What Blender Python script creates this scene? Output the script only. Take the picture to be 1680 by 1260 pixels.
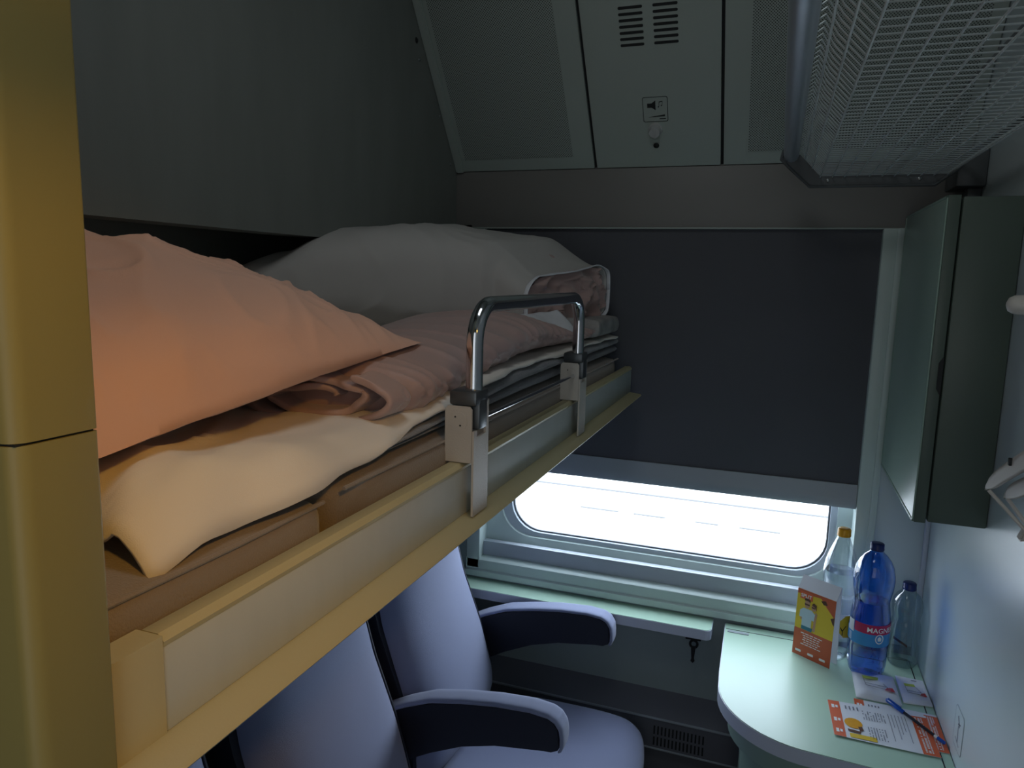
import bpy, bmesh, math, random
from mathutils import Vector, Matrix, noise
random.seed(7)
PI = math.pi
for o in list(bpy.data.objects): bpy.data.objects.remove(o)
S = bpy.context.scene
COL = S.collection

# ------------------------------------------------------------------ camera
EYE = Vector((0, 0, 1.80))
R = Vector((0.93909888, 0.34280349, 0.02406354))      # camera right in world axes
D = Vector((0.07311331, -0.13088861, -0.98869743))    # camera down
F = Vector((-0.33577929, 0.93024402, -0.14798084))    # camera forward
cam = bpy.data.cameras.new('camera'); co = bpy.data.objects.new('camera', cam); COL.objects.link(co)
cam.sensor_width = 36; cam.lens = 1194 / 1680 * 36; cam.clip_start = 0.01
co.matrix_world = Matrix(((R.x, -D.x, -F.x, EYE.x), (R.y, -D.y, -F.y, EYE.y), (R.z, -D.z, -F.z, EYE.z), (0, 0, 0, 1)))
S.camera = co
# ------------------------------------------------------------------ world, lights, exposure
w = bpy.data.worlds.new('sky'); S.world = w; w.use_nodes = True
bg = w.node_tree.nodes['Background']; bg.inputs[0].default_value = (0.78, 0.88, 1.0, 1); bg.inputs[1].default_value = 12.5
S.view_settings.view_transform = 'Standard'; S.view_settings.look = 'None'
S.view_settings.exposure = 0.0; S.view_settings.gamma = 1; S.view_settings.use_curve_mapping = False
pl = bpy.data.lights.new('window_portal', 'AREA'); pl.shape = 'RECTANGLE'; pl.size = 1.0; pl.size_y = 0.36
pl.cycles.is_portal = True
po = bpy.data.objects.new('window_portal', pl); COL.objects.link(po); po.location = (-0.29, 2.155, 1.13); po.rotation_euler = (-PI/2, 0, 0)
# warm berth lamp at the head end, then two added fill lights without fixtures
def spot(name, loc, to, e, col, ang, blend, r):
    l = bpy.data.lights.new(name, 'SPOT'); l.energy = e; l.color = col; l.spot_size = math.radians(ang); l.spot_blend = blend; l.shadow_soft_size = r
    o = bpy.data.objects.new(name, l); COL.objects.link(o); o.location = loc
    o.rotation_euler = (Vector(to) - Vector(loc)).to_track_quat('-Z', 'Y').to_euler(); return o
spot('berth_lamp', (0.34, -0.02, 2.25), (-0.47, 0.48, 1.62), 14.0, (1.0, 0.49, 0.06), 46, 1.0, 0.05)
la = bpy.data.lights.new('rear_fill', 'AREA'); la.shape = 'RECTANGLE'; la.energy = 3.0; la.color = (0.92, 0.97, 1.0); la.size = 0.7; la.size_y = 1.5  # unseen fill added behind the camera to lift ceiling panels and blind
lo = bpy.data.objects.new('rear_fill', la); COL.objects.link(lo); lo.location = (0.0, -0.70, 1.7); lo.rotation_euler = (math.radians(90), 0, 0)

lc = bpy.data.lights.new('overhead_fill', 'AREA'); lc.energy = 1.5; lc.color = (0.93, 0.98, 1.0); lc.size = 0.35  # added overhead fill for slope, header and blind, no real fixture
lk = bpy.data.objects.new('overhead_fill', lc); COL.objects.link(lk); lk.location = (-0.25, 0.75, 2.70); lk.rotation_euler = (math.radians(12), 0, 0)

# ------------------------------------------------------------------ materials
def mat(name, col, rough=0.5, metal=0.0, spec=0.5, bump=0, bscale=200, var=0, vscale=6, trans=0, ior=1.45, sheen=0, stretch=None, coat=0, wrinkle=0, wscale=9):
    m = bpy.data.materials.new(name); m.use_nodes = True; nt = m.node_tree; b = nt.nodes['Principled BSDF']
    b.inputs['Base Color'].default_value = (*col, 1); b.inputs['Roughness'].default_value = rough
    b.inputs['Metallic'].default_value = metal; b.inputs['Specular IOR Level'].default_value = spec
    b.inputs['Transmission Weight'].default_value = trans; b.inputs['IOR'].default_value = ior
    b.inputs['Sheen Weight'].default_value = sheen; b.inputs['Coat Weight'].default_value = coat
    tc = nt.nodes.new('ShaderNodeTexCoord'); mp = nt.nodes.new('ShaderNodeMapping'); nt.links.new(tc.outputs['Object'], mp.inputs[0])
    if stretch: mp.inputs['Scale'].default_value = stretch
    if bump:
        n = nt.nodes.new('ShaderNodeTexNoise'); n.inputs['Scale'].default_value = bscale; n.inputs['Detail'].default_value = 3
        nt.links.new(mp.outputs[0], n.inputs['Vector'])
        bp = nt.nodes.new('ShaderNodeBump'); bp.inputs['Strength'].default_value = bump; bp.inputs['Distance'].default_value = 0.002
        nt.links.new(n.outputs['Fac'], bp.inputs['Height']); nt.links.new(bp.outputs[0], b.inputs['Normal'])
    if wrinkle:
        mpw = nt.nodes.new('ShaderNodeMapping'); nt.links.new(tc.outputs['Object'], mpw.inputs[0]); mpw.inputs['Rotation'].default_value = (.2, .3, .6); mpw.inputs['Scale'].default_value = (1.0, .38, 1.3)
        wn = nt.nodes.new('ShaderNodeTexNoise'); wn.noise_type = 'RIDGED_MULTIFRACTAL'; wn.inputs['Scale'].default_value = wscale; wn.inputs['Detail'].default_value = 2.5; wn.inputs['Distortion'].default_value = .7
        nt.links.new(mpw.outputs[0], wn.inputs['Vector'])
        wb = nt.nodes.new('ShaderNodeBump'); wb.inputs['Strength'].default_value = wrinkle; wb.inputs['Distance'].default_value = .014
        nt.links.new(wn.outputs['Fac'], wb.inputs['Height'])
        if bump: nt.links.new(wb.outputs[0], bp.inputs['Normal'])
        else: nt.links.new(wb.outputs[0], b.inputs['Normal'])
    if var:
        n = nt.nodes.new('ShaderNodeTexNoise'); n.inputs['Scale'].default_value = vscale; n.inputs['Detail'].default_value = 4
        nt.links.new(mp.outputs[0], n.inputs['Vector'])
        mx = nt.nodes.new('ShaderNodeMix'); mx.data_type = 'RGBA'
        mx.inputs[6].default_value = (*[c*(1-var) for c in col], 1); mx.inputs[7].default_value = (*[min(1, c*(1+var)) for c in col], 1)
        nt.links.new(n.outputs['Fac'], mx.inputs[0]); nt.links.new(mx.outputs[2], b.inputs['Base Color'])
    return m
def thin(name, col, gl=0.12, rough=0.03):
    m = bpy.data.materials.new(name); m.use_nodes = True; nt = m.node_tree; nt.nodes.remove(nt.nodes['Principled BSDF'])
    t = nt.nodes.new('ShaderNodeBsdfTransparent'); t.inputs[0].default_value = (*col, 1)
    g = nt.nodes.new('ShaderNodeBsdfGlossy'); g.inputs['Roughness'].default_value = rough
    lw = nt.nodes.new('ShaderNodeLayerWeight'); lw.inputs[0].default_value = 0.35
    mu = nt.nodes.new('ShaderNodeMath'); mu.operation = 'MULTIPLY_ADD'; mu.inputs[1].default_value = 0.75; mu.inputs[2].default_value = gl*0.4
    mu.use_clamp = True
    mx = nt.nodes.new('ShaderNodeMixShader')
    nt.links.new(lw.outputs['Facing'], mu.inputs[0]); nt.links.new(mu.outputs[0], mx.inputs[0]); nt.links.new(t.outputs[0], mx.inputs[1]); nt.links.new(g.outputs[0], mx.inputs[2])
    nt.links.new(mx.outputs[0], nt.nodes['Material Output'].inputs[0]); return m
def perforated(name, col, hole, pitch):
    m = mat(name, col, 0.55); nt = m.node_tree; b = nt.nodes['Principled BSDF']
    tc = nt.nodes.new('ShaderNodeTexCoord'); sp = nt.nodes.new('ShaderNodeSeparateXYZ'); nt.links.new(tc.outputs['UV'], sp.inputs[0])
    def mth(op, a, b_=None, c=None):
        n = nt.nodes.new('ShaderNodeMath'); n.operation = op
        for i, v in enumerate((a, b_, c)):
            if v is None: continue
            if isinstance(v, (int, float)): n.inputs[i].default_value = v
            else: nt.links.new(v, n.inputs[i])
        return n.outputs[0]
    k = 2*PI/pitch
    s = mth('MULTIPLY', mth('SINE', mth('MULTIPLY', sp.outputs[0], k)), mth('SINE', mth('MULTIPLY', sp.outputs[1], k)))
    h = mth('GREATER_THAN', s, 0.30)
    mx = nt.nodes.new('ShaderNodeMix'); mx.data_type = 'RGBA'; mx.inputs[6].default_value = (*col, 1); mx.inputs[7].default_value = (*hole, 1)
    nt.links.new(h, mx.inputs[0]); nt.links.new(mx.outputs[2], b.inputs['Base Color']); return m

M = dict(
 panel=mat('grey_green_laminate', (.36,.41,.38), .38, bump=.05, bscale=900, var=.05),
 perf=perforated('perforated_sheet', (.36,.41,.38), (.03,.035,.032), .0068),
 header=mat('header_grey', (.20,.195,.185), .45, var=.06, vscale=3),
 berthskin=mat('folded_berth_laminate', (.19,.205,.19), .55, var=.14, vscale=5, bump=.08, bscale=300, stretch=(1,3,.7)),
 wall=mat('pale_wall_laminate', (.62,.70,.72), .28, var=.03),
 lowwall=mat('lower_wall_paint', (.30,.36,.36), .5, var=.05),
 duct=mat('heater_duct_paint', (.14,.145,.17), .4),
 black=mat('matt_black', (.008,.008,.010), .6),
 dark=mat('dark_recess', (.02,.022,.024), .8),
 winframe=mat('mint_aluminium', (.56,.66,.63), .35),
 wingrey=mat('grey_aluminium', (.48,.53,.58), .35),
 rubber=mat('rubber_seal', (.10,.11,.12), .6),
 blind=mat('charcoal_blind_cloth', (.092,.094,.108), .75, bump=.25, bscale=700, var=.06),
 bar=mat('blind_bar_metal', (.36,.40,.44), .38),
 mint=mat('mint_laminate', (.48,.68,.54), .34, var=.03),
 nosing=mat('pale_edge_band', (.60,.64,.74), .35),
 cabgreen=mat('green_cabinet_paint', (.30,.42,.35), .35),
 cabdark=mat('dark_green_cabinet_paint', (.105,.14,.115), .42, var=.05),
 mirror=mat('mint_door_glaze', (.34,.46,.39), .34),
 post=mat('olive_yellow_lacquer', (.26,.235,.085), .42, var=.04),
 rail=mat('berth_rail_lacquer', (.52,.47,.28), .40, bump=.05, bscale=500),
 railpanel=mat('berth_front_laminate', (.50,.53,.50), .42, var=.07, vscale=8, stretch=(1,4,1)),
 cream=mat('cream_bracket_paint', (.55,.51,.46), .42, bump=.25, bscale=450),
 chrome=mat('chrome', (.62,.64,.68), .10, metal=1),
 darkmetal=mat('dark_bracket_metal', (.10,.11,.12), .35, metal=.6),
 steel=mat('satin_steel_tube', (.62,.68,.76), .34, metal=.8),
 wire=mat('rack_wire', (.40,.45,.46), .4, metal=.3),
 longwire=mat('bright_rack_wire', (.66,.72,.72), .4, metal=.2),
 rackplate=mat('rack_end_plate', (.09,.10,.105), .4),
 velour=mat('taupe_velour', (.27,.225,.19), .9, bump=.5, bscale=500, var=.12, sheen=.3),
 blanket=mat('slate_blanket', (.20,.205,.22), .9, bump=.7, bscale=380, var=.12, sheen=.3),
 sheet=mat('white_bed_linen', (.80,.76,.70), .8, bump=.15, bscale=900, sheen=.15, wrinkle=.45, wscale=7),
 salmon=mat('peach_pillowcase', (.74,.45,.34), .8, bump=.12, bscale=900, sheen=.15, wrinkle=.6, wscale=8),
 duvet=mat('dusty_pink_sateen', (.44,.30,.275), .5, bump=.12, bscale=700, sheen=.3, wrinkle=.5, wscale=11),
 bag=mat('grey_white_linen', (.50,.48,.46), .8, bump=.15, bscale=900, sheen=.15, wrinkle=.45, wscale=6),
 hem=mat('white_hem', (.75,.76,.80), .8),
 camo=mat('mottled_cloth', (.34,.33,.32), .8, var=.55, vscale=24),
 seat=mat('blue_grey_upholstery', (.24,.27,.42), .88, bump=.25, bscale=900, sheen=.35, var=.05),
 seatshell=mat('navy_black_vinyl', (.018,.020,.032), .55),
 white=mat('white_plastic', (.75,.75,.76), .4), paper=mat('white_paper', (.78,.80,.86), .55),
 knob=mat('grey_knob_plastic', (.45,.46,.46), .35),
 screw=mat('screw_steel', (.25,.27,.27), .3, metal=.8),
 ink=mat('black_print', (.015,.017,.018), .6), greyink=mat('grey_print', (.22,.23,.28), .6), white_ink=mat('white_print', (.85,.85,.85), .6),
 orange=mat('orange_print', (.74,.14,.05), .5), redbox=mat('orange_card', (.60,.12,.05), .5), yellow=mat('yellow_print', (.80,.55,.04), .5),
 skin=mat('skin_print', (.55,.30,.20), .6), brown=mat('brown_print', (.12,.05,.03), .6), tee=mat('pale_blue_print', (.55,.66,.74), .6), jeans=mat('teal_print', (.05,.20,.28), .6),
 lime=mat('lime_print', (.55,.66,.12), .6), red=mat('red_print', (.55,.05,.06), .5),
 amber=mat('amber_cap', (.85,.40,.02), .35), bluecap=mat('navy_cap', (.008,.02,.12), .35), penblue=mat('blue_pen_plastic', (.01,.08,.42), .25), penblack=mat('black_pen_barrel', (.02,.02,.03), .25),
 clearpet=thin('clear_pet', (.90,.93,.96)), bluepet=thin('blue_pet', (.20,.50,.96)), greypet=thin('pale_pet', (.72,.80,.84)),
 water=mat('water', (.93,.96,1.0), .0, trans=1, ior=1.20), bluewater=mat('water_in_blue', (.55,.72,1.0), .0, trans=1, ior=1.20),
 magenta=mat('crimson_label', (.50,.02,.10), .45), bluelabel=mat('blue_label', (.05,.28,.62), .45),
 hanger=mat('beige_hanger_plastic', (.70,.66,.60), .4), 
 glass=thin('window_glass', (.96,.98,1.0), gl=.05),
 concrete=mat('pale_concrete', (.55,.55,.54), .8, var=.1), gravel=mat('ballast', (.45,.44,.42), .9, var=.3, vscale=3), trackmark=mat('rusty_rail', (.095,.092,.09), .8),
 room=mat('compartment_lining', (.28,.31,.29), .5),
)

# ------------------------------------------------------------------ builders
def off(o):
    v = Vector((0, 0, 0))
    while o is not None: v += o.location; o = o.parent
    return v
def obj(name, bm, m, parent=None, smooth=40, mods=None):
    me = bpy.data.meshes.new(name); bmesh.ops.recalc_face_normals(bm, faces=bm.faces)
    if parent is not None: bmesh.ops.translate(bm, verts=bm.verts, vec=-off(parent))
    bm.to_mesh(me); bm.free()
    for p in me.polygons: p.use_smooth = True
    me.set_sharp_from_angle(angle=math.radians(smooth))
    o = bpy.data.objects.new(name, me); COL.objects.link(o)
    for mm in (m if isinstance(m, (list, tuple)) else [m]): me.materials.append(mm)
    if parent is not None: o.parent = parent
    return o
def thing(name, label, cat, loc=(0, 0, 0), group=None):
    o = bpy.data.objects.new(name, None); COL.objects.link(o); o.location = loc; o.empty_display_size = .05
    o['label'] = label; o['category'] = cat
    if group: o['group'] = group
    return o
def tag(o, label, cat, group=None):
    o['label'] = label; o['category'] = cat
    if group: o['group'] = group
    return o
def struct(name, bm, m, parent=None, smooth=40):
    o = obj(name, bm, m, parent, smooth)
    if parent is None: o['kind'] = 'structure'
    return o
def B(): return bmesh.new()
def box(bm, x0, x1, y0, y1, z0, z1, bev=0, seg=2):
    r = bmesh.ops.create_cube(bm, size=1); vs = r['verts']
    for v in vs:
        v.co = Vector((x0 + (v.co.x+.5)*(x1-x0), y0 + (v.co.y+.5)*(y1-y0), z0 + (v.co.z+.5)*(z1-z0)))
    if bev:
        es = list({e for v in vs for e in v.link_edges})
        bmesh.ops.bevel(bm, geom=es, offset=bev, segments=seg, profile=.5, affect='EDGES')
    return bm
def prism(bm, poly, ax, a, b):
    """poly: list of 2-D points in the plane normal to ax; ax 'x' -> (y,z), 'y' -> (x,z), 'z' -> (x,y)"""
    def P(p, t):
        return Vector((t, p[0], p[1])) if ax == 'x' else Vector((p[0], t, p[1])) if ax == 'y' else Vector((p[0], p[1], t))
    A = [bm.verts.new(P(p, a)) for p in poly]; C = [bm.verts.new(P(p, b)) for p in poly]
    bm.faces.new(A); bm.faces.new(C[::-1]); n = len(poly)
    for i in range(n): bm.faces.new((A[i], A[(i+1) % n], C[(i+1) % n], C[i]))
    return bm
def tube(bm, pts, r, seg=10, cap=True):
    pts = [Vector(p) for p in pts]; rings = []; n = len(pts)
    t0 = (pts[1]-pts[0]).normalized(); up = Vector((0, 0, 1)) if abs(t0.z) < .9 else Vector((1, 0, 0))
    u = t0.cross(up).normalized()
    for i, p in enumerate(pts):
        t = ((pts[min(i+1, n-1)]-p).normalized() + (p-pts[max(i-1, 0)]).normalized())
        t = t.normalized() if t.length > 1e-6 else t0
        u = (u - t*u.dot(t)).normalized(); v = t.cross(u)
        rr = r[i] if isinstance(r, (list, tuple)) else r
        rings.append([bm.verts.new(p + (u*math.cos(2*PI*k/seg) + v*math.sin(2*PI*k/seg))*rr) for k in range(seg)])
    for a, b in zip(rings, rings[1:]):
        for k in range(seg): bm.faces.new((a[k], a[(k+1) % seg], b[(k+1) % seg], b[k]))
    if cap: bm.faces.new(rings[0][::-1]); bm.faces.new(rings[-1])
    return bm
def lathe(bm, prof, c, seg=40, mod=None, caps=True):
    rings = []
    for r, z in prof:
        ring = []
        for k in range(seg):
            a = 2*PI*k/seg; rr = r*(mod(a, z) if mod else 1)
            ring.append(bm.verts.new((c[0]+rr*math.cos(a), c[1]+rr*math.sin(a), c[2]+z)))
        rings.append(ring)
    for a, b in zip(rings, rings[1:]):
        for k in range(seg): bm.faces.new((a[k], a[(k+1) % seg], b[(k+1) % seg], b[k]))
    if caps: bm.faces.new(rings[0][::-1]); bm.faces.new(rings[-1])
    return bm
def arc(c, r, a0, a1, n=8): return [(c[0]+r*math.cos(a0+(a1-a0)*i/n), c[1]+r*math.sin(a0+(a1-a0)*i/n)) for i in range(n+1)]
def rrect(x0, x1, y0, y1, r, n=8):
    return arc((x1-r, y0+r), r, -PI/2, 0, n) + arc((x1-r, y1-r), r, 0, PI/2, n) + arc((x0+r, y1-r), r, PI/2, PI, n) + arc((x0+r, y0+r), r, PI, 1.5*PI, n)
def grid(bm, f, nu, nv, closed_u=False):
    vs = [[bm.verts.new(f(i/nu, j/nv)) for j in range(nv+1)] for i in range(nu if closed_u else nu+1)]
    for i in range(nu):
        a = vs[i]; b = vs[(i+1) % len(vs)]
        for j in range(nv): bm.faces.new((a[j], b[j], b[j+1], a[j+1]))
    return vs
def subsurf(o, n=1):
    s = o.modifiers.new('smooth', 'SUBSURF'); s.levels = n; s.render_levels = n; return o
def ns(p, s, seed=0): return noise.noise(Vector(p)*s + Vector((seed*7.3, seed*3.1, seed)))
def ridge(p, s, seed=0): return 1 - 2*abs(ns(p, s, seed))
def crease(p, s, seed=0):
    q = Vector(p)*s + Vector((seed*5.1, seed*2.7, seed)); q += .5*Vector((noise.noise(q*.6), noise.noise(q*.6+Vector((9, 0, 0))), 0))
    return max(0, 1-2.6*abs(noise.noise(q)))**2.2
# frame = (origin, ux, uy, normal): flat prints laid on a surface
class Fr:
    def __init__(s, o, ux, uy):
        s.o = Vector(o); s.u = Vector(ux).normalized(); s.v = Vector(uy); s.v = (s.v - s.u*s.v.dot(s.u)).normalized(); s.n = s.u.cross(s.v)
    def __call__(s, x, y, h=0): return s.o + s.u*x + s.v*y + s.n*h
def plate(bm, fr, poly, h0, h1):
    A = [bm.verts.new(fr(x, y, h0)) for x, y in poly]; C = [bm.verts.new(fr(x, y, h1)) for x, y in poly]
    bm.faces.new(A[::-1]); bm.faces.new(C); n = len(poly)
    for i in range(n): bm.faces.new((A[i], A[(i+1) % n], C[(i+1) % n], C[i]))
    return bm
def rect(x0, x1, y0, y1): return [(x0, y0), (x1, y0), (x1, y1), (x0, y1)]
def text(bm, s, size, place, bold=0):
    cu = bpy.data.curves.new('t', 'FONT'); cu.body = s; cu.size = size; cu.offset = bold; cu.resolution_u = 3
    to = bpy.data.objects.new('t', cu); COL.objects.link(to)
    dg = bpy.context.evaluated_depsgraph_get(); me = bpy.data.meshes.new_from_object(to.evaluated_get(dg))
    t = bmesh.new(); t.from_mesh(me)
    if place.__class__ is not Fr and len(s) < 12: bmesh.ops.triangulate(t, faces=t.faces)
    for v in t.verts: v.co = place(v.co.x, v.co.y, .0003)
    tmp = bpy.data.meshes.new('t2'); t.to_mesh(tmp); t.free(); bm.from_mesh(tmp)
    bpy.data.objects.remove(to); bpy.data.meshes.remove(me); bpy.data.meshes.remove(tmp)
    return bm

# ------------------------------------------------------------------ setting: shell of the compartment
XL, XR_, YW, YB = -1.16, .404, 2.05, -.75
FZ, CZ = .10, 2.75
struct('floor', box(B(), XL-.05, XR_+.05, YB-.05, YW+.15, FZ-.05, FZ), M['dark'])
struct('ceiling', box(B(), XL-.05, XR_+.05, YB-.05, 1.70, CZ, CZ+.04), M['room'])
struct('wall_left', box(B(), XL-.04, XL, YB-.05, YW+.15, FZ, CZ), M['room'])
struct('wall_right', box(B(), XR_, XR_+.04, YB-.05, YW+.15, FZ, CZ), M['wall'])
struct('wall_back', box(B(), XL, XR_, YB-.04, YB, FZ, CZ), M['room'])
# window wall: solid pieces around the opening
wx0, wx1, wz0, wz1 = -.88, .275, .86, 1.945
bm = B(); box(bm, XL, XR_, YW, YW+.12, FZ, wz0); box(bm, XL, wx0, YW, YW+.12, wz0, wz1); 
struct('wall_window', bm, M['lowwall'])
struct('trim_1', box(B(), wx1+.004, XR_, YW-.006, YW+.12, wz0, 1.945, .002), M['wall'])     # pale strip between window and side wall
bm = B(); box(bm, XL, XR_, YW, YW+.10, 1.937, 2.099, .001); box(bm, XL, XR_, YW+.014, YW+.12, 2.0, 2.30)
struct('wall_header', bm, M['header'])
struct('trim_2', box(B(), -.93, XR_, YW-.006, YW+.01, 1.9345, 1.9385, .001), M['panel'])
struct('trim_3', box(B(), XR_-.012, XR_, YW-.018, YW-.006, .84, 1.34, .003), M['nosing'])
# window_1
win = bpy.data.objects.new('window_1', None); COL.objects.link(win); win.location = (-.3, YW+.06, wz0); win['kind'] = 'structure'
bm = B()
prism(bm, [(YW-.012, .850), (YW-.012, .868), (YW-.004, .872), (YW-.004, .902), (YW+.002, .906), (YW+.03, .908), (YW+.10, .908), (YW+.10, .850)], 'x', wx0, wx1)
obj('sill', bm, M['winframe'], win)
bm = B(); box(bm, wx0, wx1, YW+.030, YW+.055, .907, .955, .003); obj('lower_rail', bm, M['wingrey'], win)
bm = B(); box(bm, wx0, wx0+.045, YW-.004, YW+.06, .872, 1.937, .004)
box(bm, .231, wx1, YW-.010, YW+.06, .872, 1.937, .004); box(bm, wx1-.012, wx1+.004, YW-.014, YW+.0, .872, 1.937, .002)
obj('side_rail', bm, M['winframe'], win)
# inner moulded surround with a rounded opening, glass behind it
def ring(bm, outer, inner, y0, y1, yi):
    n = len(inner); A = [bm.verts.new((x, y0, z)) for x, z in outer]; Bv = [bm.verts.new((x, yi, z)) for x, z in inner]; C = [bm.verts.new((x, y1, z)) for x, z in inner]
    for i in range(n):
        j = (i+1) % n; bm.faces.new((A[i], A[j], Bv[j], Bv[i])); bm.faces.new((Bv[i], Bv[j], C[j], C[i]))
    return bm
ox0, ox1, oz0, oz1 = wx0+.045, .231, .955, 1.937
bm = B(); ring(bm, rrect(ox0-.01, ox1+.01, oz0-.03, oz1, .002), rrect(ox0+.045, ox1-.035, oz0+.018, oz1-.05, .10), YW+.052, YW+.085, YW+.070)
obj('surround', bm, M['winframe'], win, 50)
bm = B(); ring(bm, rrect(ox0+.03, ox1-.02, oz0+.0, oz1-.03, .12), rrect(ox0+.075, ox1-.052, oz0+.032, oz1-.07, .095), YW+.080, YW+.100, YW+.084)
obj('inner_surround', bm, M['wingrey'], win, 50)
bm = B(); ring(bm, rrect(ox0+.072, ox1-.05, oz0+.030, oz1-.06, .097), rrect(ox0+.080, ox1-.057, oz0+.036, oz1-.075, .092), YW+.096, YW+.104, YW+.096)
obj('seal', bm, M['rubber'], win, 50)
bm = B(); box(bm, ox0+.06, ox1-.04, YW+.104, YW+.109, oz0+.02, oz1-.04); obj('glass', bm, M['glass'], win)
# thin wall around the opening outside the surround (keeps daylight out of the gaps)
bm = B(); ring(bm, rrect(XL-.04, XR_+.04, .80, 2.29, .002), rrect(ox0+.062, ox1-.042, oz0+.022, oz1-.05, .10), YW+.118, YW+.13, YW+.118)
obj('body_skin', bm, M['dark'], win)
# outside: ballast, low wall, rails
struct('ground', box(B(), -60, 60, 2.5, 80, -1.3, -1.2), M['gravel'])
struct('wall_trackside', box(B(), -60, 60, 14, 14.3, -1.2, -.35), M['concrete'])
for k, (xa, xb) in enumerate([(-2.25, -1.75), (-1.55, -1.15), (-.78, -.50), (-.25, .22)]):
    o = tag(obj('rail_section', box(B(), xa, xb, 9.0, 9.06, -1.2, -1.182, .004), M['trackmark']), 'faint grey length of track outside the window, %s' % ('leftmost', 'second from left', 'third from left', 'rightmost')[k], 'rail')
    o['group'] = 'track lengths outside the window'
tag(obj('trackside_cable', box(B(), -7, 6, 9.6, 9.64, -1.115, -1.09, .004), M['trackmark']), 'faint grey cable trough running along the line outside the window', 'cable trough')

# ceiling panels: steep slope between the header and the roof
ang = math.radians(53.5); SU = Vector((0, -math.cos(ang), math.sin(ang))); SO = Vector((0, YW, 2.10)); SN = Vector((0, -math.sin(ang), -math.cos(ang)))
def slope(x, s, h=0): return Vector((x, 0, 0)) + SO + SU*s + SN*h
class SF:
    def __init__(s, x0, s0): s.x0 = x0; s.s0 = s0
    def __call__(s, x, y, h=0): return slope(s.x0+x, s.s0+y, h)
def slab(bm, f, x0, x1, y0, y1, h0, h1, bev=0):
    vs = [bm.verts.new(f(x, y, h)) for h in (h0, h1) for x, y in ((x0, y0), (x1, y0), (x1, y1), (x0, y1))]
    for q in ((3,2,1,0), (4,5,6,7), (0,1,5,4), (1,2,6,5), (2,3,7,6), (3,0,4,7)): bm.faces.new([vs[i] for i in q])
    if bev:
        bmesh.ops.bevel(bm, geom=list({e for v in vs for e in v.link_edges}), offset=bev, segments=2, affect='EDGES')
    return bm
SL = .80
sf = SF(0, 0)
def perfsheet(parent, x0, x1, y0, y1):
    bm = B(); slab(bm, sf, x0, x1, y0, y1, .0, .0012)
    o = obj('perforated_sheet', bm, M['perf'], parent)
    uv = o.data.uv_layers.new(name='UV')
    c = off(parent)
    for l in o.data.loops:
        p = o.data.vertices[l.vertex_index].co + c; d = p - SO; uv.data[l.index].uv = (p.x, d.dot(SU))
struct('wall_ceiling_slope', slab(B(), sf, XL, XR_, -.01, SL+.05, -.05, -.014), M['dark'])
LP = thing('ceiling_panel', 'sloping grey ceiling panel with perforated field beside the folded berth', 'ceiling panel', slope(-.7, .05))
bm = B(); slab(bm, sf, -.929, -.5105, .0, SL, -.012, 0, .0015); obj('panel', bm, M['panel'], LP)
perfsheet(LP, -.895, -.567, .038, SL-.02)
bm = B(); slab(bm, sf, -.930, -.905, .001, SL, .0, .010, .003); obj('edge_strip', bm, M['panel'], LP)
CP = thing('ceiling_panel', 'plain central ceiling panel with slotted vents, volume knob and loudspeaker pictogram', 'ceiling panel', slope(-.33, .05))
bm = B(); slab(bm, sf, -.5025, -.1705, .0, SL, -.012, 0, .0015); obj('panel', bm, M['panel'], CP)
for cx in (-.380, -.298):
    for k in range(7):
        bm = B(); c = SF(cx, .325+k*.0143); plate(bm, Fr(c(0, 0), (1, 0, 0), SU), rrect(-.029, .029, -.0033, .0033, .003, 4), -.002, .0006); 
        obj('vent_slot', bm, M['ink'], CP)
fr = Fr(slope(-.333, .161), (1, 0, 0), SU); fr.n = SN
bm = B(); plate(bm, fr, rrect(-.032, .032, -.033, .033, .005), .0, .0008); sg = obj('pictogram_plate', bm, M['panel'], CP)
bm = B()
o_, i_ = rrect(-.032, .032, -.033, .033, .005), rrect(-.0305, .0305, -.0315, .0315, .004)
A = [bm.verts.new(fr(x, y, .0012)) for x, y in o_]; C_ = [bm.verts.new(fr(x, y, .0012)) for x, y in i_]
for i in range(len(A)): j = (i+1) % len(A); bm.faces.new((A[i], A[j], C_[j], C_[i]))
plate(bm, fr, rect(-.020, -.008, .005, .016), .0009, .0013)
plate(bm, fr, [(-.009, .005), (-.003, .0005), (.001, -.002), (.001, .023), (-.003, .0205), (-.009, .016)], .0009, .0013)
for nx in (.008, .016):
    plate(bm, fr, [(nx+.0018*math.cos(a*PI/4), .006+(nx-.008)*.4+.0014*math.sin(a*PI/4)) for a in range(8)], .0009, .0013)
    plate(bm, fr, [(nx+.0010, .006+(nx-.008)*.4), (nx+.0020, .006+(nx-.008)*.4), (nx+.0028, .020), (nx+.0018, .020)], .0009, .0013)
plate(bm, fr, [(.0098, .0175), (.0188, .0195), (.0188, .0215), (.0098, .0195)], .0009, .0013)
plate(bm, fr, [(-.018, -.0205), (.024, -.0195), (.024, -.0145)], .0009, .0013)
plate(bm, fr, rect(.010, .026, -.0265, -.0245), .0009, .0013)
obj('pictogram', bm, M['ink'], sg)
bm = B(); fk = Fr(slope(-.3355, .106), (1, 0, 0), SU)
for r0, r1, h0, h1 in ((.019, .017, 0, .004), (.0155, .0135, .004, .020)):
    a = [bm.verts.new(fk.o + fk.u*r0*math.cos(t*PI/16) + SU*r0*math.sin(t*PI/16) + SN*h0) for t in range(32)]
    b = [bm.verts.new(fk.o + fk.u*r1*math.cos(t*PI/16) + SU*r1*math.sin(t*PI/16) + SN*h1) for t in range(32)]
    for i in range(32): bm.faces.new((a[i], a[(i+1) % 32], b[(i+1) % 32], b[i]))
    bm.faces.new(a); bm.faces.new(b)
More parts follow.
